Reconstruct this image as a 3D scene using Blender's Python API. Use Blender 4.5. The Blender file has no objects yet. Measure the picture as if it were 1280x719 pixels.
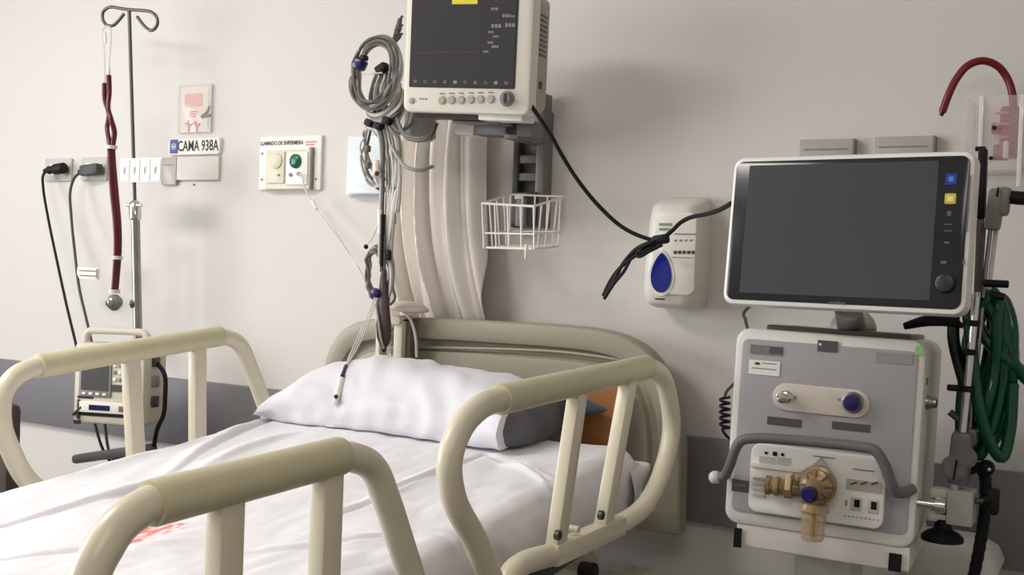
import bpy, bmesh, math, random
from mathutils import Vector, Matrix, noise
random.seed(7)
scn = bpy.context.scene
COL = scn.collection
V = Vector

# ------------------------------------------------------------------ camera
FPX, CX, CY = 1400.0, 640.0, 359.5
CAM = V((0.0, -2.403, 1.25))
RW = Matrix(((0.87093255, 0.04109822, -0.48968095),      # world <- (right, down, forward)
             (0.49015668, -0.00174027, 0.87163261),
             (0.03497038, -0.99915360, -0.02166022)))
cd = bpy.data.cameras.new('camera'); cam = bpy.data.objects.new('camera', cd); COL.objects.link(cam)
cd.sensor_width = 36.0; cd.lens = FPX / 1280.0 * 36.0; cd.clip_start = 0.05
_r, _d, _f = RW.col[0], RW.col[1], RW.col[2]
cam.matrix_world = Matrix(((_r.x, -_d.x, -_f.x, CAM.x), (_r.y, -_d.y, -_f.y, CAM.y), (_r.z, -_d.z, -_f.z, CAM.z), (0, 0, 0, 1)))
scn.camera = cam

# ------------------------------------------------------------------ light
w = bpy.data.worlds.new('room_air'); scn.world = w; w.use_nodes = True
w.node_tree.nodes['Background'].inputs[0].default_value = (0.9, 0.95, 1.0, 1)
w.node_tree.nodes['Background'].inputs[1].default_value = 0.35
def area(name, loc, rot, sx, sy, power, col):
    l = bpy.data.lights.new(name, 'AREA'); l.shape = 'RECTANGLE'; l.size = sx; l.size_y = sy; l.energy = power; l.color = col
    o = bpy.data.objects.new(name, l); COL.objects.link(o); o.location = loc; o.rotation_euler = rot
    return o
ROOM = dict(x0=-4.5, x1=2.0, y0=-5.2, y1=0.0, h=2.7)
area('window_daylight', (-4.38, -2.5, 1.55), (0, math.radians(-90), 0), 1.5, 2.3, 88, (0.94, 0.96, 1.0))
area('ceiling_lamp_glow', (-2.5, -1.9, 2.62), (0, 0, 0), 1.15, 0.55, 32, (1.0, 0.965, 0.915))
area('ceiling_lamp_glow', (0.2, -2.9, 2.62), (0, 0, 0), 1.15, 0.55, 7, (1.0, 0.92, 0.82))
vs = scn.view_settings
vs.view_transform = 'Standard'; vs.look = 'None'; vs.gamma = 1; vs.use_curve_mapping = False
vs.exposure = 0.14

# ------------------------------------------------------------------ helpers
def at(px, py, y=None, z=None, x=None):
    """the real point that a measured direction meets on the plane Y=y, Z=z or X=x"""
    r = RW @ V((px - CX, py - CY, FPX))
    if y is not None: t = (y - CAM.y) / r.y
    elif z is not None: t = (z - CAM.z) / r.z
    else: t = (x - CAM.x) / r.x
    return CAM + r * t
def srgb(c): return tuple(((v / 255) / 12.92 if v / 255 <= 0.04045 else ((v / 255 + 0.055) / 1.055) ** 2.4) for v in c)
MATS = {}
def mat(name, col, rough=0.5, metal=0.0, var=0.06, scale=8.0, bump=0.0, bscale=60.0, coat=0.0, trans=0.0, alpha=1.0, sheen=0.0, ior=1.45, emis=None, spec=0.5):
    if name in MATS: return MATS[name]
    m = bpy.data.materials.new(name); m.use_nodes = True; nt = m.node_tree; b = nt.nodes['Principled BSDF']
    c = srgb(col)
    tc = nt.nodes.new('ShaderNodeTexCoord')
    nz = nt.nodes.new('ShaderNodeTexNoise'); nz.inputs['Scale'].default_value = scale; nz.inputs['Detail'].default_value = 4
    nt.links.new(tc.outputs['Object'], nz.inputs['Vector'])
    rp = nt.nodes.new('ShaderNodeValToRGB'); e = rp.color_ramp.elements
    e[0].position = 0.3; e[1].position = 0.7
    e[0].color = tuple(v * (1 - var) for v in c) + (1,); e[1].color = tuple(min(1, v * (1 + var)) for v in c) + (1,)
    nt.links.new(nz.outputs['Fac'], rp.inputs['Fac']); nt.links.new(rp.outputs['Color'], b.inputs['Base Color'])
    b.inputs['Roughness'].default_value = rough; b.inputs['Metallic'].default_value = metal
    b.inputs['Coat Weight'].default_value = coat; b.inputs['Transmission Weight'].default_value = trans
    b.inputs['Alpha'].default_value = alpha; b.inputs['IOR'].default_value = ior; b.inputs['Sheen Weight'].default_value = sheen
    b.inputs['Specular IOR Level'].default_value = spec
    if emis:
        b.inputs['Emission Color'].default_value = srgb(emis[0]) + (1,); b.inputs['Emission Strength'].default_value = emis[1]
    if bump:
        n2 = nt.nodes.new('ShaderNodeTexNoise'); n2.inputs['Scale'].default_value = bscale; n2.inputs['Detail'].default_value = 5
        nt.links.new(tc.outputs['Object'], n2.inputs['Vector'])
        bp = nt.nodes.new('ShaderNodeBump'); bp.inputs['Strength'].default_value = bump; bp.inputs['Distance'].default_value = 0.004
        nt.links.new(n2.outputs['Fac'], bp.inputs['Height']); nt.links.new(bp.outputs['Normal'], b.inputs['Normal'])
    MATS[name] = m; return m

def catmull(pts, n=8, closed=False):
    """centripetal curve through the points"""
    pts = [V(p) for p in pts]; N = len(pts); out = []
    for i in range(N if closed else N - 1):
        b, c = pts[i], pts[(i + 1) % N]
        a = pts[(i - 1) % N] if closed or i > 0 else b * 2 - c
        d = pts[(i + 2) % N] if closed or i < N - 2 else c * 2 - b
        t1 = max((b - a).length ** .5, 1e-4); t2 = t1 + max((c - b).length ** .5, 1e-4); t3 = t2 + max((d - c).length ** .5, 1e-4)
        for k in range(n):
            t = t1 + (t2 - t1) * k / n
            A1 = a * ((t1 - t) / t1) + b * (t / t1); A2 = b * ((t2 - t) / (t2 - t1)) + c * ((t - t1) / (t2 - t1)); A3 = c * ((t3 - t) / (t3 - t2)) + d * ((t - t2) / (t3 - t2))
            B1 = A1 * ((t2 - t) / t2) + A2 * (t / t2); B2 = A2 * ((t3 - t) / (t3 - t1)) + A3 * ((t - t1) / (t3 - t1))
            out.append(B1 * ((t2 - t) / (t2 - t1)) + B2 * ((t - t1) / (t2 - t1)))
    if not closed: out.append(pts[-1].copy())
    return out

class G:
    """collects shapes into one mesh"""
    def __init__(s): s.bm = bmesh.new()
    def box(s, c, size, bev=0.0, M=None, seg=2):
        b = bmesh.new(); bmesh.ops.create_cube(b, size=1.0)
        for v in b.verts: v.co = V((v.co.x * size[0], v.co.y * size[1], v.co.z * size[2]))
        if bev: bmesh.ops.bevel(b, geom=list(b.edges), offset=min(bev, min(size) * 0.49), segments=seg, profile=0.5, affect='EDGES')
        T = Matrix.Translation(V(c)) @ (M.to_4x4() if M else Matrix())
        return s._join(b, T)
    def _join(s, b, T=None):
        if T is not None: b.transform(T)
        me = bpy.data.meshes.new('tmp'); b.to_mesh(me); b.free(); s.bm.from_mesh(me); bpy.data.meshes.remove(me)
        return s
    def span(s, x0, x1, y0, y1, z0, z1, bev=0.0, seg=2):
        return s.box(((x0 + x1) / 2, (y0 + y1) / 2, (z0 + z1) / 2), (abs(x1 - x0), abs(y1 - y0), abs(z1 - z0)), bev, seg=seg)
    def beam(s, p0, p1, wx, wy, bev=0.003, up=V((1, 0, 0))):
        """bar from p0 to p1, wx thick along 'up', wy thick across"""
        p0, p1 = V(p0), V(p1); d = (p1 - p0); L = d.length; d.normalize()
        x = (up - d * up.dot(d)).normalized(); y = d.cross(x)
        return s.box((p0 + p1) / 2, (wx, wy, L), bev, Matrix((x, y, d)).transposed())
    def cyl(s, p0, p1, r, r2=None, seg=20, bev=0.0):
        p0, p1 = V(p0), V(p1); d = p1 - p0; L = d.length
        b = bmesh.new(); bmesh.ops.create_cone(b, cap_ends=True, segments=seg, radius1=r, radius2=r if r2 is None else r2, depth=L)
        if bev: bmesh.ops.bevel(b, geom=[e for e in b.edges if len(e.link_faces) == 2 and e.calc_face_angle(0) > 0.8], offset=bev, segments=2, affect='EDGES')
        return s._join(b, Matrix.Translation((p0 + p1) / 2) @ d.to_track_quat('Z', 'Y').to_matrix().to_4x4())
    def ball(s, c, r, sc=(1, 1, 1), seg=16):
        b = bmesh.new(); bmesh.ops.create_uvsphere(b, u_segments=seg, v_segments=max(6, seg // 2), radius=r)
        return s._join(b, Matrix.Translation(V(c)) @ Matrix.Diagonal(V(sc)).to_4x4())
    def tube(s, pts, r, seg=10, n=8, closed=False, smooth=True):
        p = catmull(pts, n, closed) if smooth else [V(q) for q in pts]
        N = len(p); rr = r if callable(r) else (lambda t: r)
        T = []
        for i in range(N):
            a = p[(i - 1) % N] if closed else p[max(i - 1, 0)]; c = p[(i + 1) % N] if closed else p[min(i + 1, N - 1)]
            d = c - a; T.append(d.normalized() if d.length > 1e-9 else V((0, 0, 1)))
        up = V((0, 0, 1)) if abs(T[0].z) < 0.9 else V((1, 0, 0))
        nrm = (up - T[0] * up.dot(T[0])).normalized(); rings = []
        for i in range(N):
            nrm = (nrm - T[i] * nrm.dot(T[i])).normalized(); bn = T[i].cross(nrm); q = rr(i / (N - 1))
            rings.append([s.bm.verts.new(p[i] + (nrm * math.cos(2 * math.pi * k / seg) + bn * math.sin(2 * math.pi * k / seg)) * q) for k in range(seg)])
        for i in range(N if closed else N - 1):
            A, B = rings[i], rings[(i + 1) % N]; off = 0
            if closed and i == N - 1:
                off = min(range(seg), key=lambda o: (A[0].co - B[o].co).length)
            for k in range(seg):
                s.bm.faces.new((A[k], A[(k + 1) % seg], B[(k + 1 + off) % seg], B[(k + off) % seg]))
        if not closed:
            s.bm.faces.new(rings[0][::-1]); s.bm.faces.new(rings[-1])
        return s
    def prism(s, pts, ext):
        """flat outline pts (3-D) pushed along ext"""
        a = [s.bm.verts.new(V(p)) for p in pts]; b = [s.bm.verts.new(V(p) + V(ext)) for p in pts]; n = len(a)
        s.bm.faces.new(a[::-1]); s.bm.faces.new(b)
        for i in range(n): s.bm.faces.new((a[i], a[(i + 1) % n], b[(i + 1) % n], b[i]))
        return s
    def rings(s, loops, cap0=True, cap1=True):
        R = [[s.bm.verts.new(V(p)) for p in L] for L in loops]; n = len(R[0])
        for A, B in zip(R, R[1:]):
            for k in range(n): s.bm.faces.new((A[k], A[(k + 1) % n], B[(k + 1) % n], B[k]))
        if cap0: s.bm.faces.new(R[0][::-1])
        if cap1: s.bm.faces.new(R[-1])
        return s
    def lathe(s, prof, c, axis=(0, 0, 1), seg=24):
        q = V(axis).to_track_quat('Z', 'Y'); c = V(c)
        return s.rings([[c + q @ V((r * math.cos(2 * math.pi * k / seg), r * math.sin(2 * math.pi * k / seg), h)) for k in range(seg)] for r, h in prof])
    def plate(s, x0, x1, z0, z1, r, y0, y1, n=6, bev=0.0):
        """rounded rectangle in XZ, front y0, back y1 (y0 < y1)"""
        L = rrect(x0, x1, z0, z1, r, n)
        if bev:
            I = rrect(x0 + bev, x1 - bev, z0 + bev, z1 - bev, max(r - bev, 0.0005), n)
            I2 = rrect(x0 + bev * .3, x1 - bev * .3, z0 + bev * .3, z1 - bev * .3, max(r - bev * .3, 0.0005), n)
            loops = [[(x, y1, z) for x, z in L], [(x, y0 + bev, z) for x, z in L], [(x, y0 + bev * .3, z) for x, z in I2], [(x, y0, z) for x, z in I]]
        else: loops = [[(x, y1, z) for x, z in L], [(x, y0, z) for x, z in L]]
        return s.rings(loops)
def rrect(x0, x1, z0, z1, r, n=6):
    x0, x1 = min(x0, x1), max(x0, x1); z0, z1 = min(z0, z1), max(z0, z1)
    r = max(1e-4, min(r, (x1 - x0) / 2 - 1e-5, (z1 - z0) / 2 - 1e-5)); out = []
    for cx, cz, a in ((x1 - r, z1 - r, 0), (x0 + r, z1 - r, 90), (x0 + r, z0 + r, 180), (x1 - r, z0 + r, 270)):
        for k in range(n + 1):
            t = math.radians(a + 90 * k / n); out.append((cx + r * math.cos(t), cz + r * math.sin(t)))
    return out

def root_loc(o):
    p = V((0, 0, 0))
    while o: p = p + o.location; o = o.parent
    return p
def thing(name, label, cat, loc=(0, 0, 0), group=None):
    o = bpy.data.objects.new(name, None); COL.objects.link(o); o.location = V(loc); o.empty_display_size = 0.05
    o['label'] = label; o['category'] = cat
    if group: o['group'] = group
    return o
def obj(name, g, m, parent=None, M=None, label=None, cat=None, group=None, kind=None, flat=False, angle=38):
    bm = g.bm if isinstance(g, G) else g
    if M is not None: bm.transform(M)
    bmesh.ops.recalc_face_normals(bm, faces=bm.faces)
    me = bpy.data.meshes.new(name); bm.to_mesh(me); bm.free()
    if not flat:
        me.polygons.foreach_set('use_smooth', [True] * len(me.polygons)); me.set_sharp_from_angle(angle=math.radians(angle))
    o = bpy.data.objects.new(name, me); COL.objects.link(o)
    if parent:
        off = root_loc(parent); o.parent = parent
    else:
        xs = [v.co for v in me.vertices]
        off = V(((min(c.x for c in xs) + max(c.x for c in xs)) / 2, (min(c.y for c in xs) + max(c.y for c in xs)) / 2, min(c.z for c in xs)))
        o.location = off
    me.transform(Matrix.Translation(-off))
    if m: me.materials.append(m)
    if label: o['label'] = label
    if cat: o['category'] = cat
    if group: o['group'] = group
    if kind: o['kind'] = kind
    return o
def text(name, s, size, m, parent, M, align='CENTER', depth=0.0006, label=None, sx=1.0, bold=0.0):
    """raised lettering in the frame M: reads along +x, up +z, facing -y"""
    c = bpy.data.curves.new(name, 'FONT'); c.body = s; c.size = size; c.align_x = align; c.align_y = 'CENTER'; c.extrude = depth / 2; c.offset = bold; c.resolution_u = 2
    t = bpy.data.objects.new('tmp', c); COL.objects.link(t)
    dg = bpy.context.evaluated_depsgraph_get(); me = bpy.data.meshes.new_from_object(t.evaluated_get(dg))
    bpy.data.objects.remove(t); bpy.data.curves.remove(c)
    bm = bmesh.new(); bm.from_mesh(me); bpy.data.meshes.remove(me)
    bm.transform(M @ Matrix.Rotation(math.radians(90), 4, 'X') @ Matrix.Diagonal(V((sx, 1, 1, 1))))
    return obj(name, bm, m, parent, flat=True, label=label)
class Frame:
    """a tilted device face: local x right, z up, front at y = 0 facing -y"""
    def __init__(s, o, yaw, pitch, roll):
        s.o = V(o)
        s.R = Matrix.Rotation(math.radians(yaw), 3, 'Z') @ Matrix.Rotation(math.radians(pitch), 3, 'X') @ Matrix.Rotation(math.radians(roll), 3, 'Y')
        s.M = Matrix.Translation(s.o) @ s.R.to_4x4()
    def uv(s, px, py, y=0.0):
        r = RW @ V((px - CX, py - CY, FPX)); n = s.R.col[1]; o = s.o + n * y
        p = CAM + r * ((o - CAM).dot(n) / r.dot(n)); q = s.R.transposed() @ (p - s.o)
        return q.x, q.z
    def rect(s, x0, y0, x1, y1, y=0.0):
        """local rectangle of a panel seen between two measured corners"""
        a, b, c, d = s.uv(x0, y0, y), s.uv(x1, y0, y), s.uv(x1, y1, y), s.uv(x0, y1, y)
        return ((a[0] + d[0]) / 2, (b[0] + c[0]) / 2, (c[1] + d[1]) / 2, (a[1] + b[1]) / 2)
    def w(s, x, y, z): return s.M @ V((x, y, z))
def wrect(x0, y0, x1, y1, y=0.0):
    a, b, c, d = at(x0, y0, y=y), at(x1, y0, y=y), at(x1, y1, y=y), at(x0, y1, y=y)
    return ((a.x + d.x) / 2, (b.x + c.x) / 2, (c.z + d.z) / 2, (a.z + b.z) / 2)
def path(*p): return [at(a, b, y=c) for a, b, c in p]
def poly_offset(P, d):
    """inset a closed outline of (x, z)"""
    n = len(P); A = sum(P[i][0] * P[(i + 1) % n][1] - P[(i + 1) % n][0] * P[i][1] for i in range(n)); sgn = 1 if A > 0 else -1; out = []
    for i in range(n):
        a, b, c = V(P[i - 1]), V(P[i]), V(P[(i + 1) % n])
        e1 = (b - a).normalized(); e2 = (c - b).normalized()
        n1 = V((-e1.y, e1.x)) * sgn; n2 = V((-e2.y, e2.x)) * sgn; m = (n1 + n2); m.normalize()
        out.append(tuple(b + m * (d / max(0.5, m.dot(n1)))))
    return out

# ------------------------------------------------------------------ materials
M_wall = mat('wall_paint', (212, 208, 203), 0.75, var=0.015, scale=1.3, bump=0.05, bscale=140)
M_ceil = mat('ceiling_paint', (232, 230, 226), 0.8, var=0.01)
M_floor = mat('floor_vinyl', (112, 108, 104), 0.4, var=0.06, scale=3)
M_bump = mat('bumper_grey', (116, 115, 118), 0.5, var=0.03, scale=4, bump=0.04)
M_white = mat('white_plastic', (228, 226, 220), 0.38, var=0.02)
M_case = mat('monitor_case', (222, 218, 206), 0.42, var=0.02)
M_cream = mat('cream_plastic', (214, 207, 186), 0.42, var=0.03)
M_paleblue = mat('pale_blue_plastic', (214, 224, 228), 0.35, var=0.02)
M_rail = mat('rail_cream_paint', (212, 204, 182), 0.3, var=0.03, scale=5)
M_sleeve = mat('rail_sleeve', (198, 192, 160), 0.45, var=0.03, scale=30, bump=0.02)
M_hb = mat('headboard_plastic', (152, 147, 130), 0.42, var=0.04, scale=4)
M_black = mat('black_rubber', (15, 15, 16), 0.55, var=0.1, spec=.3)
M_blackg = mat('black_gloss', (33, 33, 37), 0.16, var=0.02)
M_dkgrey = mat('dark_grey_plastic', (62, 61, 60), 0.45, var=0.05)
M_grey = mat('grey_plastic', (128, 127, 124), 0.4, var=0.03)
M_steel = mat('brushed_steel', (150, 148, 145), 0.28, metal=1.0, var=0.06, scale=20)
M_chrome = mat('chrome', (205, 205, 205), 0.12, metal=1.0, var=0.02)
M_dksteel = mat('dark_steel', (92, 90, 88), 0.4, metal=0.7, var=0.08)
M_cable = mat('cable_grey', (150, 148, 142), 0.42, var=0.06)
M_cablel = mat('cable_light', (208, 205, 198), 0.4, var=0.04)
M_cabled = mat('cable_dark_grey', (98, 96, 92), 0.45, var=0.06)
M_sheet = None
M_blue = mat('deep_blue', (14, 28, 122), 0.2, var=0.1, scale=20)
M_navy = mat('navy', (28, 26, 82), 0.25, var=0.08)
M_green = mat('button_green', (14, 96, 66), 0.25, var=0.06)
M_hose = mat('green_hose', (6, 72, 50), 0.16, var=0.1)
M_red = mat('dark_red_tube', (86, 16, 28), 0.25, var=0.12, scale=12)
M_red2 = mat('bright_red_tube', (112, 12, 22), 0.3, var=0.08)
M_ink = mat('ink_dark', (48, 46, 50), 0.6)
M_inkg = mat('ink_grey', (130, 126, 122), 0.6)
M_pink = mat('ink_pink', (226, 178, 172), 0.6)
M_redink = mat('ink_red', (216, 130, 128), 0.6)
M_paper = mat('paper', (230, 224, 216), 0.7, var=0.03)
def glass(name, col, rough=0.05, alpha=0.25):
    return mat(name, col, rough, var=0.02, alpha=alpha, coat=0.3)
M_clear = glass('clear_acrylic', (226, 214, 212), 0.08, 0.20)
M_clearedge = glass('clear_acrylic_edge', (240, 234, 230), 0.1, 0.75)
M_cleartube = glass('clear_tube', (226, 224, 220), 0.15, 0.55)
M_amber = glass('amber_plastic', (190, 160, 118), 0.15, 0.5)
M_ambers = mat('amber_solid', (140, 116, 80), 0.2, var=0.4, scale=70)

# ------------------------------------------------------------------ the room
R_ = ROOM
def struct(name, g, m, **k): return obj(name, g, m, kind='structure', **k)
struct('wall_back', G().span(R_['x0'] - .1, R_['x1'] + .1, 0, .1, -.02, R_['h']), M_wall)
struct('wall_left', G().span(R_['x0'] - .1, R_['x0'], R_['y0'], -3.75, -.02, R_['h']).span(R_['x0'] - .1, R_['x0'], -1.25, 0, -.02, R_['h'])
       .span(R_['x0'] - .1, R_['x0'], -3.75, -1.25, -.02, .7).span(R_['x0'] - .1, R_['x0'], -3.75, -1.25, 2.4, R_['h']), M_wall)
struct('wall_right', G().span(R_['x1'], R_['x1'] + .1, R_['y0'], 0, -.02, R_['h']), M_wall)
struct('wall_front', G().span(R_['x0'] - .1, R_['x1'] + .1, R_['y0'] - .1, R_['y0'], -.02, R_['h']), M_wall)
struct('floor', G().span(R_['x0'] - .1, R_['x1'] + .1, R_['y0'] - .1, 0.1, -.1, 0), M_floor)
struct('ceiling', G().span(R_['x0'] - .1, R_['x1'] + .1, R_['y0'] - .1, 0.1, R_['h'], R_['h'] + .1), M_ceil)
wf = struct('window_1', G().span(R_['x0'] - .09, R_['x0'] - .02, -3.75, -3.69, .7, 2.4).span(R_['x0'] - .09, R_['x0'] - .02, -1.31, -1.25, .7, 2.4)
            .span(R_['x0'] - .09, R_['x0'] - .02, -3.69, -1.31, .7, .76).span(R_['x0'] - .09, R_['x0'] - .02, -3.69, -1.31, 2.34, 2.4).span(R_['x0'] - .09, R_['x0'] - .02, -2.53, -2.47, .76, 2.34), M_white)
for a, b in ((-3.69, -2.53), (-2.47, -1.31)):
    obj('pane', G().span(R_['x0'] - .06, R_['x0'] - .055, a, b, .76, 2.34), M_clear, wf)
# the bumper rail: a flat grey board with eased edges on the wall
zb0, zb1 = 0.684, 0.876
struct('trim_1', G().span(R_['x0'], R_['x1'], -.022, 0, zb0, zb1, .004), M_bump)
struct('baseboard_back', G().span(R_['x0'], R_['x1'], -.015, 0, 0, .1, .003), M_bump)
M_lampf = mat('lamp_diffuser', (250, 248, 240), 0.5, emis=((255, 246, 230), 4.0))
for lx, ly, lab in ((-2.5, -1.9, 'recessed rectangular ceiling lamp above the bed'), (.2, -2.9, 'recessed rectangular ceiling lamp behind the ventilator area')):
    t = thing('ceiling_lamp', lab, 'lamp', (lx, ly, 2.64))
    obj('lamp_frame', G().span(lx - .65, lx + .65, ly - .35, ly - .3, 2.64, 2.7).span(lx - .65, lx + .65, ly + .3, ly + .35, 2.64, 2.7)
        .span(lx - .65, lx - .6, ly - .3, ly + .3, 2.64, 2.7).span(lx + .6, lx + .65, ly - .3, ly + .3, 2.64, 2.7), M_white, t)
    obj('lamp_diffuser', G().span(lx - .6, lx + .6, ly - .3, ly + .3, 2.65, 2.69), M_lampf, t)

# ------------------------------------------------------------------ the bed
BX = -1.33
RXR, RXL = -0.82, -1.82                     # planes of the side rails
bed = thing('hospital_bed', 'adjustable hospital bed with grey headboard and cream tubular side rails', 'bed', (BX, -1.2, 0))
HBPX = [(400, 560), (399, 510), (402, 470), (409, 440), (424, 416), (446, 403), (475, 398), (540, 398), (620, 402), (700, 407), (750, 413), (785, 424), (812, 443), (832, 475), (845, 515), (850, 560)]
hp = [at(a, b, y=-.125) for a, b in HBPX]
hp = catmull(hp[1:], 4) + [at(848, 670, y=-.125)]
P = [(p.x, p.z) for p in hp]
zlow = P[-1][1]
P = [(P[0][0] + .003, zlow)] + P
loops = []
for off, y in ((0.004, -.075), (0.0, -.079), (0.0, -.119), (0.004, -.124), (.012, -.126), (.040, -.126), (.050, -.121), (.055, -.100), (.062, -.098), (.074, -.099), (.082, -.109), (.090, -.111)):
    loops.append([(x, y, z) for x, z in poly_offset(P, off)])
hb = obj('headboard', G().rings(loops), M_hb, bed, angle=30)
pl = [at(a, b, y=-.113) for a, b in ((520, 434), (700, 440), (790, 452))]
obj('moulding', G().tube(pl, .0035, 8), M_hb, hb)
# frame, deck, legs
fr = G()
for x in (-1.72, -.92): fr.span(x - .025, x + .025, -2.2, -.14, .52, .60, .006)
for y in (-2.17, -1.2, -.2): fr.span(-1.70, -.94, y - .025, y + .025, .53, .59, .005)
obj('frame', fr, M_rail, bed)
dk = G()
for a, b, za, zc in ((-2.2, -1.2, .655, .655), (-1.18, -.24, .66, .735)):
    dk.beam((BX, a, za), (BX, b, zc), .86, .03, .004)
obj('deck', dk, M_dkgrey, bed)
for x in (-1.70, -.94):
    for y in (-2.05, -.28):
        lg = obj('leg', G().span(x - .02, x + .02, y - .02, y + .02, .13, .53, .004), M_rail, bed)
        obj('caster', G().cyl((x - .015, y, .062), (x + .015, y, .062), .062, bev=.01).cyl((x, y, .1), (x, y, .16), .014), M_black, lg)
obj('footboard', G().plate(-1.82, -.84, .40, 1.0, .12, -2.27, -2.235, bev=.008), M_hb, bed)
for x in (-1.575, -1.075): obj('headboard_bracket', G().span(x - .025, x + .025, -.16, -.09, .52, .66, .004), M_rail, bed)
def rail(pts, X, posts, sleeve, low=None, label=None):
    """closed outline (y, z) of the bent tube; posts ((y,z) top, (y,z) bottom); sleeve between two of the points"""
    P3 = [V((X, y, z)) for y, z in pts]
    a, b = P3[sleeve[0]], P3[sleeve[1]]; d = (b - a).normalized()
    Q = P3[:sleeve[0] + 1] + [a + d * .02, b - d * .02] + P3[sleeve[1]:]
    o = obj('side_rail', G().tube(Q, .0185, 16, 8, closed=True), M_rail, bed, label=label)
    L = (b - a).length
    obj('grip_sleeve', G().lathe([(.0186, -.0005), (.0225, 0), (.0232, .003), (.0232, L - .003), (.0225, L), (.0186, L + .0005)], a, d, 24), M_sleeve, o)
    for t, q in posts:
        obj('rail_post', G().beam((X + .002, t[0], t[1]), (X + .002, q[0], q[1]), .024, .036, .004), M_rail, o)
    return o
def on(X, *p): return [(q.y, q.z) for q in (at(a, b, x=X) for a, b in p)]
# the rail on the near half of the bed, towards the foot
pn = on(RXR, (113, 719), (128, 688), (150, 656), (188, 630), (425, 570), (464, 583), (483, 625), (501, 680), (513, 719))
y0, z0 = pn[0]; y1, z1 = pn[-1]
pn = [(y0 + .02, z0 - .26), (y0 - .035, z0 - .12)] + pn + [(y1 + .03, z1 - .08), (y1 + .02, z1 - .16), (y1 - .05, z1 - .19)]
mid = [(y1 - .05 + (y0 + .02 - y1 + .05) * .5, z1 - .195)]
nr = rail(pn + mid, RXR, [(on(RXR, (281, 625))[0], (on(RXR, (277, 719))[0][0], .66)), (on(RXR, (408, 590))[0], (on(RXR, (403, 719))[0][0], .66))], (5, 6), label='side rail half towards the foot of the bed')
# the head-half rail on the same side
pf = on(RXR, (612, 719), (592, 672), (567, 622), (562, 575), (577, 533), (602, 508), (624, 500), (808, 459), (827, 470), (836, 500), (839, 540), (826, 595), (806, 632), (776, 655), (740, 672), (700, 690), (640, 716))
y0, z0 = pf[0]
pf = pf + [(y0 + .04, z0 - .05)]
fo = rail(pf, RXR, [(on(RXR, (721, 490))[0], on(RXR, (692, 692))[0]), (on(RXR, (785, 472))[0], on(RXR, (750, 672))[0])], (6, 7), label='side rail half beside the pillow')
for a, b in ((697, 669), (751, 644)):
    q = at(a, b, x=RXR + .014)
    obj('bolt', G().cyl(q - V((.004, 0, 0)), q + V((.005, 0, 0)), .0085, seg=12, bev=.001).cyl(q, q + V((.007, 0, 0)), .004, seg=8), M_dksteel, fo)
q = at(716, 661, x=RXR + .004); obj('pivot_pin', G().cyl(q - V((.01, 0, 0)), q + V((.012, 0, 0)), .006, seg=12, bev=.001), M_rail, fo)
qa, qb = at(764, 645, x=RXR - .014), at(740, 690, x=RXR - .014)
obj('hinge_link', G().beam(qa, qb, .008, .03, .003), M_rail, fo)
a, b = at(688, 695, x=RXR + .003), at(775, 656, x=RXR + .003)
obj('lower_bar', G().beam(a, b, .030, .037, .006), M_rail, fo)
q = at(735, 714, x=RXR - .01); obj('release_knob', G().cyl(q - V((.015, 0, 0)), q + V((.015, 0, 0)), .016, seg=14, bev=.002), M_black, fo)
# the head-half rail on the far side
plf = on(RXL, (40, 606), (12, 560), (2, 528), (4, 492), (20, 470), (47, 458), (275, 420), (299, 430), (314, 462), (329, 502), (336, 522))
y0, z0 = plf[0]; y1, z1 = plf[-1]
plf = plf + [(y1 + .02, z1 - .05), (y1 - .02, z1 - .11), (y1 - .2, z1 - .12), (y0 + .15, z0 - .07)]
rail(plf, RXL, [(on(RXL, (162, 440))[0], on(RXL, (171, 610))[0]), (on(RXL, (246, 425))[0], on(RXL, (246, 560))[0])], (5, 6), label='side rail half on the wall-socket side of the bed')

# mattress and sheet
def ztop(y):
    if y > -1.12: return .812 + (y + 1.12) * .088
    return .812 - min(.012, (-1.12 - y) * .02)
MX0, MX1, MY0, MY1 = -1.765, -.885, -2.2, -.27
def hump(x, y, px, h, wdt, side=0.0):
    """height of a fold running along a polyline px in plan, dying out at both ends"""
    best = 9; bs = 0; run = 0; pos = 0
    for (ax, ay), (bx, by) in zip(px, px[1:]):
        dx, dy = bx - ax, by - ay; L = math.hypot(dx, dy)
        t = max(0, min(1, ((x - ax) * dx + (y - ay) * dy) / (L * L))); ex, ey = x - ax - t * dx, y - ay - t * dy
        d = math.hypot(ex, ey)
        if d < best: best = d; bs = 1 if ex * dy - ey * dx > 0 else -1; pos = run + t * L
        run += L
    if best > 4 * wdt: return 0.0
    e = min(pos, run - pos) / (run * .35); e = max(0, min(1, e)); e = e * e * (3 - 2 * e)
    w2 = wdt * (1.0 if bs * side > 0 else 2.6)
    return h * e * math.exp(-(best / w2) ** 2)
def crease(x, y, px, h, wdt=.0062):
    """a narrow pressed line in the cloth"""
    best = 9
    for (ax, ay), (bx, by) in zip(px, px[1:]):
        dx, dy = bx - ax, by - ay; t = max(0, min(1, ((x - ax) * dx + (y - ay) * dy) / (dx * dx + dy * dy)))
        best = min(best, math.hypot(x - ax - t * dx, y - ay - t * dy))
    return h * math.exp(-(best / wdt) ** 2) if best < .03 else 0.0
def zp(*p):
    out = []
    for a, b in p:
        q = at(a, b, z=.82)
        for _ in range(4): q = at(a, b, z=ztop(q.y))
        out.append((q.x, q.y))
    return out
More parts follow.
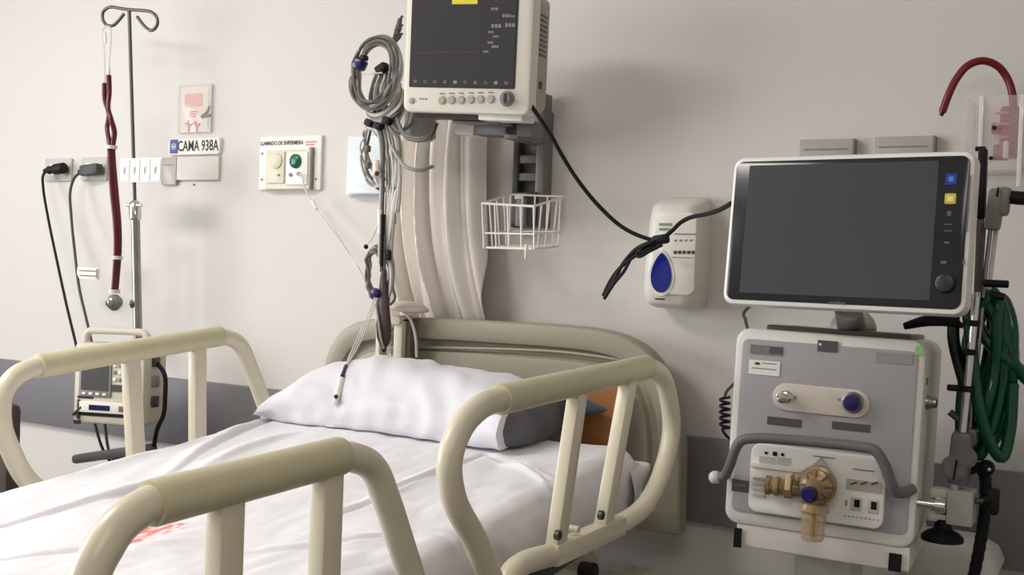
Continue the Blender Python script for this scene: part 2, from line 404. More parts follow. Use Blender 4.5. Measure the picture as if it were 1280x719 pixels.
FOLDS = [(zp((-30, 662), (70, 640), (180, 610), (290, 585), (390, 555)), .015, .010),
         (zp((205, 600), (262, 560), (300, 540), (345, 522)), .014, .012),
         (zp((240, 592), (310, 560), (360, 545), (400, 540)), .012, .011),
         (zp((60, 600), (150, 580), (240, 545), (320, 520)), .006, .022),
         (zp((425, 642), (480, 622), (560, 586), (600, 570)), .013, .009),
         (zp((612, 575), (650, 586), (700, 612)), .012, .009),
         (zp((300, 694), (420, 684), (520, 668), (600, 676)), .009, .011),
         (zp((520, 719), (600, 690), (690, 640)), .011, .012),
         (zp((130, 700), (190, 690), (250, 700)), .004, .02)]
CREASES = [(zp((-40, 664), (60, 643), (130, 625), (260, 592), (360, 566)), -.010), (zp((425, 642), (480, 621), (560, 587), (606, 567)), -.010),
           (zp((606, 567), (650, 580), (700, 612)), -.009), (zp((280, 695), (420, 684), (520, 668), (610, 677)), -.008),
           (zp((500, 730), (600, 690), (690, 640)), -.010), (zp((205, 600), (262, 562), (300, 543), (350, 524)), -.009), (zp((0, 700), (60, 692), (130, 684)), -.006)]
def wrinkle(x, y):
    h = 0
    for p, a in CREASES: h += crease(x, y, p, a)
    for p, a, wd in FOLDS:
        k = hump(x, y, p, a * .85, wd * .8, 1)
        h += k
    # broad soft undulation and fine rumple, stretched along the bed
    h += .006 * noise.noise(V((x * 5, y * 2.2, 1.0))) + .0045 * noise.noise(V((x * 13 + y * 5, y * 6 - x * 4, 4.0))) + .003 * abs(noise.noise(V((x * 17 - y * 9, y * 7 + x * 6, 14.0)))) + .0014 * noise.noise(V((x * 40, y * 24, 9.0)))
    return h
def bed_cloth():
    g = G(); bm = g.bm; rad = .04; drop = .135
    prof = []                                   # (x, dz, nx, nz)
    nL = 10
    for k in range(nL): prof.append((MX0, -drop + (drop - rad) * k / nL, -1, 0))
    for k in range(7):
        a = math.pi - math.pi / 2 * k / 6; prof.append((MX0 + rad + rad * math.cos(a), -rad + rad * math.sin(a), math.cos(a), math.sin(a)))
    nT = 220
    for k in range(1, nT): prof.append((MX0 + rad + (MX1 - MX0 - 2 * rad) * k / nT, 0, 0, 1))
    for k in range(7):
        a = math.pi / 2 - math.pi / 2 * k / 6; prof.append((MX1 - rad + rad * math.cos(a), -rad + rad * math.sin(a), math.cos(a), math.sin(a)))
    for k in range(1, nL + 1): prof.append((MX1, -rad - (drop - rad) * k / nL, 1, 0))
    ys = [MY0 + (MY1 - MY0) * (j / 400) for j in range(401)]
    rows = []
    for j, y in enumerate(ys):
        row = []
        for x, dz, nx, nz in prof:
            zt = ztop(y); yy = y
            endd = MY1 - y
            rd = 0
            if endd < .05: rd = .05 - math.sqrt(max(0, .05 ** 2 - (.05 - endd) ** 2))
            if nz > .5: h = wrinkle(x, y)
            else: h = .006 * noise.noise(V((y * 9, dz * 14, 3 + nx))) + .004 * noise.noise(V((y * 22 + dz * 30, dz * 8, 7 + nx)))
            edge = .5 + .5 * noise.noise(V((y * 6, nx, 2.0)))
            if dz < -.1: dz2 = dz + .02 * edge
            else: dz2 = dz
            row.append(bm.verts.new((x + nx * h, yy, zt + dz2 + nz * h - rd * (1 if nz > .3 else .3))))
        rows.append(row)
    # turned-down end at the head
    last = rows[-1]; row = []
    for v, (x, dz, nx, nz) in zip(last, prof):
        row.append(bm.verts.new((v.co.x, MY1 + .006 + .004 * noise.noise(V((x * 20, 0, 0))), min(v.co.z, ztop(MY1) - .13 + .0 * dz) if nz > .5 else v.co.z - .02)))
    rows.append(row)
    for A, B in zip(rows, rows[1:]):
        for k in range(len(prof) - 1): bm.faces.new((A[k], A[k + 1], B[k + 1], B[k]))
    return g
def sheet_material():
    m = bpy.data.materials.new('white_cotton_sheet'); m.use_nodes = True; nt = m.node_tree; b = nt.nodes['Principled BSDF']
    b.inputs['Roughness'].default_value = .85; b.inputs['Sheen Weight'].default_value = .15
    tc = nt.nodes.new('ShaderNodeTexCoord'); ge = nt.nodes.new('ShaderNodeNewGeometry')
    def N(t, **k):
        n = nt.nodes.new(t)
        for a, v in k.items(): setattr(n, a, v)
        return n
    nz = N('ShaderNodeTexNoise'); nz.inputs['Scale'].default_value = 85; nz.inputs['Detail'].default_value = 5
    mp = N('ShaderNodeMapping'); mp.inputs['Scale'].default_value = (1, .45, 1); nt.links.new(ge.outputs['Position'], mp.inputs['Vector']); nt.links.new(mp.outputs['Vector'], nz.inputs['Vector'])
    fac = None
    for px, py, rx, ry in ((182, 672, .085, .045), (214, 666, .04, .03), (165, 684, .05, .03)):
        q = at(px, py, z=.806)
        vm = N('ShaderNodeVectorMath', operation='SUBTRACT'); nt.links.new(ge.outputs['Position'], vm.inputs[0]); vm.inputs[1].default_value = q
        sc = N('ShaderNodeVectorMath', operation='MULTIPLY'); nt.links.new(vm.outputs[0], sc.inputs[0]); sc.inputs[1].default_value = (1 / ry, 1 / rx, 0)
        ln = N('ShaderNodeVectorMath', operation='LENGTH'); nt.links.new(sc.outputs[0], ln.inputs[0])
        mr = N('ShaderNodeMapRange'); mr.inputs['From Min'].default_value = 1.0; mr.inputs['From Max'].default_value = .45; nt.links.new(ln.outputs['Value'], mr.inputs['Value'])
        if fac is None: fac = mr.outputs[0]
        else:
            mx = N('ShaderNodeMath', operation='MAXIMUM'); nt.links.new(fac, mx.inputs[0]); nt.links.new(mr.outputs[0], mx.inputs[1]); fac = mx.outputs[0]
    th = N('ShaderNodeMapRange'); th.inputs['From Min'].default_value = .44; th.inputs['From Max'].default_value = .56; nt.links.new(nz.outputs['Fac'], th.inputs['Value'])
    mu = N('ShaderNodeMath', operation='MULTIPLY'); nt.links.new(fac, mu.inputs[0]); nt.links.new(th.outputs[0], mu.inputs[1])
    mx = N('ShaderNodeMix', data_type='RGBA'); mx.inputs['A'].default_value = srgb((226, 224, 229)) + (1,); mx.inputs['B'].default_value = srgb((220, 122, 108)) + (1,)
    nt.links.new(mu.outputs[0], mx.inputs['Factor']); nt.links.new(mx.outputs['Result'], b.inputs['Base Color'])
    wv = N('ShaderNodeTexNoise'); wv.inputs['Scale'].default_value = 90; nt.links.new(ge.outputs['Position'], wv.inputs['Vector'])
    bp = N('ShaderNodeBump'); bp.inputs['Strength'].default_value = .12; bp.inputs['Distance'].default_value = .004; nt.links.new(wv.outputs['Fac'], bp.inputs['Height']); nt.links.new(bp.outputs['Normal'], b.inputs['Normal'])
    return m
M_sheet = sheet_material()
so = obj('bed_sheet', bed_cloth(), M_sheet, label='rumpled white bed sheet with a small red stain, tucked over the mattress', cat='sheet', angle=80)
fl = G()                                          # loose corner of the sheet at the head end
qa = V((MX1 + .004, MY1 - .02, ztop(MY1) - .012))
cor = [[(MX1 - .06, MY1 + .004, .852), (MX1 - .01, MY1 + .006, .850), (MX1 + .004, MY1 - .06, .848)],
       [(MX1 - .04, MY1 + .016, .83), (MX1 + .016, MY1 + .022, .845), (MX1 + .008, MY1 - .05, .82)],
       [(MX1 - .04, MY1 + .012, .79), (MX1 + .004, MY1 + .008, .80), (MX1 + .014, MY1 - .05, .785)],
       [(MX1 - .04, MY1 + .014, .76), (MX1 + .010, MY1 + .012, .765), (MX1 + .006, MY1 - .06, .755)],
       [(MX1 - .03, MY1 + .010, .73), (MX1 + .004, MY1 - .004, .745), (MX1 + .008, MY1 - .07, .74)]]
rows = [catmull([V(p) for p in r], 6) for r in cor]
cols = [catmull([r[k] for r in rows], 5) for k in range(len(rows[0]))]
vv = [[fl.bm.verts.new(p) for p in c] for c in cols]
for A, B in zip(vv, vv[1:]):
    for k in range(len(A) - 1): fl.bm.faces.new((A[k], A[k + 1], B[k + 1], B[k]))
obj('loose_corner', fl, M_sheet, so, angle=80)
mt = thing('mattress', 'thick mattress lying under the white bed sheet on the bed', 'mattress', (BX, -1.2, .66))
mg = G()
lo = []
for y in [MY0 + .02 + (MY1 - .03 - MY0 - .02) * k / 30 for k in range(31)]:
    zt = ztop(y) - .03; zb = zt - .115
    lo.append([(x, y, z) for x, z in rrect(MX0 + .025, MX1 - .025, zb, zt, .03, 4)])
M_matt = mat('mattress_cover', (96, 110, 140), .6)
obj('mattress_core', mg.rings(lo), M_matt, mt)

# pillow with the grey ticking showing at the open end of its case
pil = thing('pillow', 'plump pillow in a white case with grey ticking showing at its open end', 'pillow', (-1.40, -.33, .88))
def pillow_mesh(x0, x1, yc, b, zb, c, ulo=-1.0, uhi=1.0, k=1.0, nu=60, nv=44, seed=0, cap=0.0):
    """stuffed bag along x: pinched at u = -1, open and blunt at u = +1; cap rounds off the open end"""
    g = G(); rows = []
    for i in range(nu + 1):
        u = ulo + (uhi - ulo) * i / nu; x = (x0 + x1) / 2 + u * (x1 - x0) / 2; row = []
        eu = max(0.0, 1 - abs(u) ** 2.6) ** .5 if u < 0 else 1 - .30 * u ** 2.2
        q = 1.0
        if cap and u > 1 - cap: q = max(.02, 1 - ((u - 1 + cap) / cap) ** 2) ** .5
        for j in range(nv):
            a = 2 * math.pi * j / nv
            ca, sa = math.cos(a), math.sin(a)
            sy = math.copysign(abs(ca) ** .8, ca); sz = math.copysign(abs(sa) ** .9, sa)
            hy = b * (.86 + .14 * min(1, abs(u)) ** 2) * k * q
            hz = c * (.06 + .94 * eu) * k * (1 - .22 * abs(sy) ** 3) * q
            h = (.010 * noise.noise(V((x * 6, ca * 1.5, sa * 1.5 + seed))) + .006 * noise.noise(V((x * 24 + ca * 3, ca * 2.2 + seed, sa * 3)))) * (.4 + eu) * q
            z = zb + c * .66 * (.5 + .5 * eu) + (hz + h) * sz
            y = yc + (hy + h) * sy
            z = max(z, ztop(y) + .006)
            row.append((x, y + .10 * (z - zb), z))
        rows.append(row)
    return g.rings(rows)
px0, px1 = -1.735, -1.095
M_pcase = mat('pillow_case_cotton', (224, 223, 230), .85, var=.01, sheen=.15, bump=.10, bscale=45)
M_tick = mat('grey_ticking', (92, 92, 96), .6, var=.3, scale=14, bump=.25, bscale=30)
pcase = obj('pillow_case', pillow_mesh(px0, px1 - .006, -.325, .168, .855, .100, -1, 1.0, seed=1), M_pcase, pil, angle=80)
obj('ticking', pillow_mesh(px0, px1 + .03, -.325, .168, .855, .100, .80, 1.0, k=.885, nu=24, seed=1, cap=.14), M_tick, pil, angle=80)
from mathutils.bvhtree import BVHTree
def surface(o):
    me = o.data; off = root_loc(o)
    return BVHTree.FromPolygons([v.co + off for v in me.vertices], [p.vertices[:] for p in me.polygons])
pbvh = surface(pcase)
def on_pillow(px, py, lift):
    d = (RW @ V((px - CX, py - CY, FPX))).normalized(); h = pbvh.ray_cast(CAM, d)
    return (h[0] - d * lift) if h[0] else at(px, py, y=-.42)
# brown board and blue cloth tip behind the pillow
obj('wooden_board', G().plate(*wrect(728, 482, 778, 560, -.15), .004, -.155, -.14, bev=.002), mat('orange_wood', (160, 106, 60), .5, var=.18, scale=12), label='orange brown wooden board leaning on the headboard behind the pillow', cat='board')
ct = G(); q = at(730, 510, y=-.19)
ct.rings([[q + V((dx, math.cos(t) * r * .6, math.sin(t) * r)) for t in [k * math.pi / 5 for k in range(10)]] for dx, r in ((-.05, .03), (-.01, .024), (.02, .014), (.04, .008), (.055, .002))])
obj('blue_cloth', ct, mat('slate_blue_cloth', (66, 80, 92), .8, bump=.2), label='crumpled slate blue cloth tip poking out beside the wooden board', cat='cloth')

# ------------------------------------------------------------------ things on the wall, from the sockets on
def wplate(g, px, d, r=.004, y=0.0, bev=.0015):
    x0, x1, z0, z1 = wrect(*px, -d + y)
    return g.plate(x0, x1, z0, z1, r, y - d, y, bev=bev)
M_sock = mat('socket_grey', (186, 184, 178), .45)
for k, (px, lab) in enumerate((((56, 198, 89, 226.5), 'pale wall socket plate with the round black plug in it'), ((101, 196.5, 133, 226), 'pale wall socket plate with the angled grey plug in it'))):
    x0, x1, z0, z1 = wrect(*px, -.008); cx, cz = (x0 + x1) / 2, (z0 + z1) / 2
    t = thing('wall_socket', lab, 'socket', (cx, 0, z0), 'wall sockets')
    obj('plate', G().plate(x0, x1, z0, z1, .006, -.008, 0, bev=.002), M_sock, t)
    for s in (-1, 1):
        obj('outlet', G().plate(cx + s * .024 - .017, cx + s * .024 + .017, cz - .018, cz + .018, .012, -.010, -.006, bev=.001), M_white, t)
SY = -.186
x0, x1, z0, z1 = wrect(150.5, 197.5, 202, 228, SY)
t = thing('label_strip', 'white strip of four printed cards clipped across the drip stand rod', 'card', ((x0 + x1) / 2, SY, z0))
obj('backing', G().plate(x0, x1, z0, z1, .003, SY, SY + .004, bev=.001), M_white, t)
for k in range(4):
    a = x0 + (x1 - x0) * (k + .07) / 4; b = x0 + (x1 - x0) * (k + .93) / 4
    s = obj('card', G().plate(a, b, z0 + .004, z1 - .004, .002, SY - .0025, SY + .001, bev=.0005), M_white, t)
    m = (a + b) / 2; obj('marking', G().span(m - .004, m - .001, SY - .0031, SY - .002, z0 + .022, z1 - .026).span(m + .001, m + .003, SY - .0031, SY - .002, z0 + .026, z1 - .024), M_inkg, s)
xc = at(167, 212, y=-.17).x
obj('clip', G().span(xc - .009, xc + .009, SY + .003, -.158, (z0 + z1) / 2 - .012, (z0 + z1) / 2 + .012, .002), M_white, t)
x0, x1, z0, z1 = wrect(202, 197, 220, 231, -.012)
t = thing('blank_plate', 'grey metal blanking plate beside the switch strip', 'plate', ((x0 + x1) / 2, 0, z0))
obj('plate', G().plate(x0, x1, z0, z1, .002, -.012, 0, bev=.001), mat('warm_grey_metal', (158, 150, 146), .45, metal=.3), t)
obj('slot', G().span(x0 + .006, x1 - .012, -.0128, -.0115, z1 - .024, z1 - .020), M_dksteel, t)
t = thing('cable_raceway', 'white flat cable duct cover under the bed number sign', 'duct', (at(246, 225, y=0)))
obj('cover', wplate(G(), (220, 195.5, 273, 225), .010, .002), M_wall, t)
q = at(243, 231, y=0); obj('screw', G().cyl(q, q + V((0, -.004, 0)), .003, seg=10), M_inkg, t)

# notice in a clear holder
t = thing('notice_holder', 'clear acrylic holder with a pink and white notice above the bed number', 'notice', at(243, 166, y=0))
obj('backing', wplate(G(), (222, 106, 264, 166), .004, .004), M_clearedge, t)
obj('paper', wplate(G(), (226, 109, 260, 165), .0055, .002, bev=.0003), M_paper, t)
def wprint(parent, name, px, m, d=.0064, r=.001, label=None):
    x0, x1, z0, z1 = wrect(*px, -d); return obj(name, G().plate(x0, x1, z0, z1, r, -d, -d + .0012), m, parent, label=label)
wprint(t, 'picture', (231, 117, 253, 133), M_pink)
for k in range(3): wprint(t, 'print_line', (237, 139 + k * 3, 247 - k, 140.6 + k * 3), M_redink)
for cx in (236, 246):
    g = G()
    for a, b, c_, d_ in ((cx, 156, cx, 165), (cx, 157, cx - 4, 154), (cx, 158, cx + 4, 155), (cx, 156, cx - 1.5, 151)):
        g.tube([at(a, b, y=-.0066), at(c_, d_, y=-.0066)], .0026, 6, smooth=False)
    obj('figure', g, M_redink, t)
g = G().tube(path((253, 146, -.0068), (258, 141, -.0068), (262, 132, -.0068)), lambda u: .006 * (1 - .7 * u), 8).tube(path((252, 146, -.0068), (263, 144, -.0068)), .004, 8)
obj('bird_figure', g, M_inkg, t)
obj('clear_front', wplate(G(), (222, 106, 264, 166), .012, .004, bev=.001), M_clear, t)

# bed number sign: CAMA 938A
x0, x1, z0, z1 = wrect(211.5, 172.5, 275, 193.5, -.01)
t = thing('bed_number_sign', 'white rounded sign with blue emblem reading CAMA 938A', 'sign', ((x0 + x1) / 2, 0, z0))
obj('plate', G().plate(x0, x1, z0, z1, .010, -.012, 0, bev=.002), M_white, t)
ex0, ex1, ez0, ez1 = wrect(212.5, 174.5, 222.5, 192, -.0125)
em = obj('emblem', G().plate(ex0, ex1, ez0, ez1, .003, -.0128, -.0115), mat('emblem_blue', (58, 66, 132), .5), t)
cxe, cze = (ex0 + ex1) / 2, (ez0 + ez1) / 2
obj('emblem_mark', G().lathe([(.0095, 0), (.0095, .001), (.0065, .001), (.0065, 0)], (cxe, -.0126, cze), (0, -1, 0), 16).plate(cxe - .008, cxe + .008, cze - .003, cze + .003, .001, -.0138, -.0126), mat('emblem_pale', (176, 186, 216), .5), em)
text('lettering', 'CAMA 938A', .044, M_ink, t, Matrix.Translation(((ex1 + x1) / 2 - .003, -.0125, (z0 + z1) / 2)), sx=.70, bold=.0006)

# nurse call panel
PN = lambda a, b: at(a, b, y=-.012)
t = thing('nurse_call_panel', 'white nurse call panel with a green button and cream covers', 'panel', at(362, 237, y=0))
obj('plate', wplate(G(), (324, 170, 401, 237.5), .010, .005, bev=.002), M_white, t)
obj('module_box', wplate(G(), (331.5, 187.5, 387, 236.5), .024, .003, bev=.002), M_cream, t)
obj('side_strip', wplate(G(), (385.5, 184, 389.5, 237), .020, .001, bev=.0005), M_grey, t)
cv = obj('button_cover', wplate(G(), (333.5, 189.5, 355, 229), .030, .003, bev=.002), M_cream, t)
q = at(345, 201, y=-.030); obj('round_cap', G().lathe([(.022, 0), (.022, .003), (.018, .005)], q, (0, -1, 0)), M_cream, cv)
q = at(348.4, 219, y=-.030); obj('pin', G().cyl(q, q + V((0, -.003, 0)), .003, seg=10), M_inkg, cv)
rm = obj('call_module', wplate(G(), (357, 190, 384, 231), .028, .003, bev=.0015), M_white, t)
q = at(369.8, 201.5, y=-.028); obj('call_button', G().lathe([(.0195, 0), (.0195, .004), (.016, .007), (.006, .0085)], q, (0, -1, 0)), M_green, rm, label='round green button')
for a in ((363.5, 218.7), (373.4, 217.5)):
    q = at(*a, y=-.028); obj('jack', G().cyl(q, q + V((0, -.004, 0)), .005, seg=12), M_inkg, rm)
for a in ((328, 192), (327.5, 224.5), (392.7, 191), (395, 224)):
    q = at(*a, y=-.010); obj('screw', G().lathe([(.0035, 0), (.0035, .001), (.002, .0018)], q, (0, -1, 0), 10), M_inkg, t)
q = at(352, 179, y=-.0105); text('lettering', 'LLAMADO DE ENFERMERA', .0155, M_ink, t, Matrix.Translation(q), sx=.84, bold=.0003)
for k in range(2):
    x0, x1, z0, z1 = wrect(382, 176.5 + k * 3.4, 396 - k * 3, 178.3 + k * 3.4, -.0105); obj('red_stamp', G().plate(x0, x1, z0, z1, .0003, -.0108, -.0098), M_redink, t)
t = thing('call_cord', 'thin white cord hanging from the nurse call panel towards the bed', 'cord', at(448, 340, y=-.10))
obj('cord', G().tube(path((373.4, 217.5, -.030), (378, 222, -.045), (381, 235, -.045), (392, 256, -.045), (413, 285, -.06), (432, 312, -.09), (450, 340, -.13), (462, 372, -.16)), .0021, 8), M_cablel, t)
obj('cord_strand', G().tube(path((392, 256, -.046), (404, 266, -.05), (420, 290, -.06), (437, 318, -.09), (455, 345, -.135)), .0014, 6), M_cablel, t)
a, b = at(390, 250, y=-.046), at(396, 262, y=-.046); obj('connector', G().cyl(a, b, .0055, seg=10, bev=.001), M_white, t)

# empty wall box behind the cable bundle
t = thing('wall_box', 'pale bluish white wall box behind the hanging monitor cables', 'box', at(455, 243, y=0))
obj('plate', wplate(G(), (433.5, 170, 475, 244), .014, .003, bev=.002), M_paleblue, t)
obj('lower_lip', wplate(G(), (434.5, 231, 475, 242), .034, .003, bev=.002), M_paleblue, t)

# ------------------------------------------------------------------ plugs, power cords
PY = -.20
def cord(name, label, plug_px, col, pts, ang):
    t = thing(name, label, 'power cord', at(pts[-1][0], pts[-1][1], y=pts[-1][2]))
    obj('cord', G().tube(path(*pts), .0042, 10), col, t)
    a, b = at(plug_px[0], plug_px[1], y=-.036), at(plug_px[2], plug_px[3], y=-.030)
    g = G()
    d = (b - a).normalized()
    if ang: g.beam(a, b, .03, .034, .006, V((0, -1, 0))).cyl(a - d * .015, a, .006, .011, 12)
    else: g.lathe([(.006, -.016), (.010, 0), (.0135, .006), (.011, .02), (.0165, .028), (.0175, .045), (.0175, (b - a).length - .004), (.014, (b - a).length)], a, d, 18)
    obj('plug', g, col, t)
    return t
M_plugg = mat('plug_dark_grey', (58, 62, 58), .5)
cord('power_cord', 'black power cord with a round plug hanging down to the infusion pump', (60, 213, 81, 210), M_black,
     [(59, 213, -.036), (54, 219, -.04), (54, 235, -.05), (60, 272, -.07), (72, 330, -.10), (84, 385, -.14), (96, 435, -.17), (104, 470, -.19), (116, 520, -.20), (131, 567, -.22), (150, 590, -.22), (175, 615, -.22)], 0)
tg = cord('power_cord', 'dark grey power cord with a flat plug and a paper tag', (103, 214, 125, 211), M_plugg,
     [(103, 215, -.036), (94, 221, -.04), (88, 238, -.05), (89, 270, -.07), (94, 320, -.10), (99, 360, -.13), (107, 395, -.16), (115, 430, -.19), (125, 480, -.20), (131, 530, -.20), (137, 566, -.22), (152, 590, -.22), (170, 612, -.22)], 1)
x0, x1, z0, z1 = wrect(98, 334.5, 123.5, 349, -.115); 
ob = obj('paper_tag', G().plate(x0, x1, z0, z1, .002, -.120, -.113, bev=.0005), M_paper, tg)
obj('print', G().span(x0 + .01, x1 - .006, -.1208, -.1198, z0 + .008, z0 + .012).span(x0 + .01, x1 - .006, -.1208, -.1198, z1 - .012, z1 - .008).span(x1 - .005, x1 - .001, -.1212, -.1198, z0 + .004, z1 - .004), M_inkg, ob)

# ------------------------------------------------------------------ drip stand
PYV = -.17
top, low = at(161.5, 12, y=PYV), at(171, 405, y=PYV)
d = (low - top).normalized(); foot = low + d * ((low.z - .06) / -d.z)
iv = thing('drip_stand', 'chrome drip stand with a two hook top beside the wall sockets', 'drip stand', (foot.x, foot.y, 0))
col_ = at(169, 262, y=PYV)
obj('upper_rod', G().cyl(top, col_ + d * .08, .0052, seg=12), M_dksteel, iv)
obj('lower_tube', G().cyl(col_, foot, .0125, seg=18), M_steel, iv)
cl = obj('collar', G().lathe([(.0128, -.03), (.017, -.026), (.017, .012), (.012, .022), (.007, .026)], col_, -d, 18), M_chrome, iv)
obj('collar_screw', G().cyl(col_ + V((-.03, -.005, .012)), col_ + V((.032, -.005, .012)), .0045, seg=10), M_chrome, cl)
j = at(169.5, 380, y=PYV); obj('joint_ring', G().lathe([(.0128, -.012), (.0155, -.008), (.0155, .008), (.0128, .012)], j, -d, 16).ball(j + V((0, -.014, 0)), .007, seg=10), M_dksteel, iv)
hk = [(155, 17.5), (148, 26), (141, 32), (133, 31), (128.5, 24), (129, 15), (137, 9), (150, 10.5), (162, 12), (176, 13), (189, 15), (196, 22), (196.5, 31), (190, 38), (182, 34), (171.5, 21)]
obj('hook', G().tube([at(a, b, y=PYV) for a, b in hk], .0047, 10, 6), M_dksteel, iv)
bs = G()
for k in range(5):
    an = 2 * math.pi * k / 5 + .3; e = V((math.cos(an), math.sin(an), 0))
    p0 = V((foot.x, foot.y, .10)); p1 = p0 + e * .115 + V((0, 0, -.035))
    lg = obj('leg', G().beam(p0, p1, .02, .024, .004, V((0, 0, 1))), M_steel, iv)
    obj('caster', G().cyl(V((p1.x, p1.y, .026)) + V((-e.y, e.x, 0)) * .009, V((p1.x, p1.y, .026)) - V((-e.y, e.x, 0)) * .009, .026, seg=14).cyl((p1.x, p1.y, .03), (p1.x, p1.y, .07), .006, seg=8), M_black, lg)
obj('hub', G().cyl((foot.x, foot.y, .05), (foot.x, foot.y, .14), .028, seg=18, bev=.004), M_steel, iv)
# low equipment bar on the stand
a, b = at(101, 573, y=-.235), at(186, 561, y=-.235)
obj('equipment_bar', G().beam(a, b, .026, .07, .009, V((0, 0, 1))).beam((low.x, PYV - .0, a.z + .02), (low.x, -.235, a.z + .02), .02, .02, .003, V((0, 0, 1))), mat('bar_grey', (96, 96, 98), .5), iv)

# dark red tube on the left hook
RT = -.185
t = thing('red_drip_line', 'dark red rubber tubing hanging twisted from the drip stand hook', 'tubing', at(143, 388, y=RT))
obj('clear_strand', G().tube(path((134, 32, RT), (129.5, 36, RT), (130, 60, RT), (131, 85, RT), (131, 108, RT)), .0024, 8), M_cleartube, t)
obj('clear_strand', G().tube(path((134, 32, RT), (138, 36, RT), (138, 60, RT), (136.5, 80, RT), (136, 97, RT)), .0024, 8), M_cleartube, t)
obj('hanger_clip', G().beam(at(131, 40, y=RT), at(132, 54, y=RT), .006, .006, .001).beam(at(136, 84, y=RT), at(136, 96, y=RT), .007, .008, .002), M_white, t)
obj('red_strand', G().tube(path((136, 94, RT), (136.5, 115, RT), (135, 135, RT - .008), (139, 150, RT - .01), (143, 165, RT), (141, 183, RT + .006), (141.5, 200, RT + .006), (145, 240, RT + .006), (148.5, 280, RT + .006), (149, 310, RT + .006), (147, 340, RT + .006), (144.5, 366, RT + .006)), .0075, 12), M_red, t)
obj('red_strand', G().tube(path((130.5, 104, RT), (131, 125, RT), (136, 142, RT + .008), (134, 160, RT + .006), (136.5, 178, RT), (137.5, 200, RT - .004), (140, 240, RT - .004), (144, 280, RT - .004), (145, 310, RT - .004), (143.5, 340, RT - .004), (141.5, 366, RT - .004)), .0068, 12), M_red, t)
for q in ((139.3, 184), (146.3, 322), (143, 364)):
    c0 = at(*q, y=RT + .001); obj('clamp_band', G().lathe([(.014, -.005), (.0162, -.005), (.0162, .005), (.014, .005)], c0, (0.05, 0, 1), 16), M_cablel, t)
c0 = at(143, 378, y=RT); eo = obj('end_connector', G().lathe([(.007, .022), (.014, .018), (.022, .008), (.0235, 0), (.021, -.010), (.012, -.020), (.006, -.024)], c0, (0, 0, 1), 20), M_grey, t)
obj('valve_face', G().lathe([(.013, 0), (.013, .004), (.009, .006), (.008, .004), (.004, .005)], c0 + V((.005, -.020, 0)), (.3, -1, 0), 16), M_steel, eo)

# ------------------------------------------------------------------ infusion pump on the stand
PF = Frame((-2.4211, -.3001, .885), 12.7, -1.4, -.9)
pw, ph = .22, .218
t = thing('infusion_pump', 'beige infusion pump with a dark screen and carry handle on the drip stand', 'pump', PF.w(0, .06, -ph / 2))
M_pump = mat('pump_beige', (196, 190, 174), .45, var=.03)
obj('case', G().plate(-pw / 2, pw / 2, -ph / 2, ph / 2, .012, 0, .10, bev=.006), M_pump, t, PF.M)
hx0, hz1 = PF.uv(101, 409, .03); hx1, _z = PF.uv(186, 412, .03)
hg = G().tube([(hx0 + .008, .04, ph / 2 - .01), (hx0 + .012, .04, hz1 - .022), (hx0 + .022, .04, hz1 - .010), (hx0 + .04, .04, hz1 - .008), (hx1 - .04, .04, hz1 - .008), (hx1 - .02, .04, hz1 - .010), (hx1 - .01, .04, hz1 - .022), (hx1 - .008, .04, ph / 2 - .01)], .010, 12, 6)
obj('carry_handle', hg, M_pump, t, PF.M)
x0, x1, z0, z1 = PF.rect(103, 447, 137, 488)
sf = obj('screen_frame', G().plate(x0 - .008, x1 + .008, z0 - .018, z1 + .008, .006, -.004, .002, bev=.0015), M_grey, t, PF.M)
obj('screen', G().plate(x0, x1, z0, z1, .002, -.0052, -.002), mat('lcd_grey', (74, 74, 74), .25), sf, PF.M)
for k in range(4):
    cx = x0 + (x1 - x0) * (k + .5) / 4; obj('soft_key', G().plate(cx - .006, cx + .006, z0 - .013, z0 - .006, .002, -.007, -.003, bev=.001), M_case, sf, PF.M)
kx0, kx1, kz0, kz1 = PF.rect(141, 444, 160, 488)
for r in range(4):
    for c in range(3):
        cx = kx0 + (kx1 - kx0) * (c + .5) / 3; cz = kz1 - (kz1 - kz0) * (r + .5) / 5
        obj('key', G().plate(cx - .005, cx + .005, cz - .005, cz + .005, .004, -.004, .001, bev=.001), M_white if (r + c) % 2 else M_grey, t, PF.M)
obj('dark_key_block', G().plate(kx0, kx0 + .03, kz0 - .004, kz0 + .014, .002, -.003, .001), M_dkgrey, t, PF.M)
x0, x1, z0, z1 = PF.rect(97, 495, 117, 498.5); obj('print', G().span(x0, x1, -.0008, .0005, z0, z1), M_ink, t, PF.M)
x0, x1, z0, z1 = PF.rect(100, 503, 170, 517); dr = obj('pump_door', G().plate(x0, x1, z0, z1, .003, -.006, .002, bev=.002), M_case, t, PF.M)
x0, x1, z0, z1 = PF.rect(113, 506.5, 139, 513); obj('display_window', G().plate(x0, x1, z0, z1, .001, -.0072, -.004), mat('display_navy', (26, 34, 84), .2), dr, PF.M)
x0, x1, z0, z1 = PF.rect(150, 508, 160, 515); obj('start_key', G().plate(x0, x1, z0, z1, .002, -.008, -.004, bev=.001), mat('brown_key', (110, 84, 60), .5), dr, PF.M)
x0, x1, z0, z1 = PF.rect(97, 517, 168, 521); obj('line_slot', G().span(x0, x1, -.002, .004, z0, z1), M_black, t, PF.M)
x0, x1, z0, z1 = PF.rect(92, 508, 103, 519); obj('latch', G().beam((x0, -.004, z0), (x1, -.004, z1), .008, .006, .002, V((0, 1, 0))).beam((x0 + .018, -.004, z0 - .01), (x0 + .018, -.004, z1 + .02), .006, .006, .001, V((0, 1, 0))), M_dkgrey, t, PF.M)
x0, x1, z0, z1 = PF.rect(92, 525, 101, 530); obj('foot_label', G().span(x0, x1, -.001, .001, z0, z1), M_ink, t, PF.M)
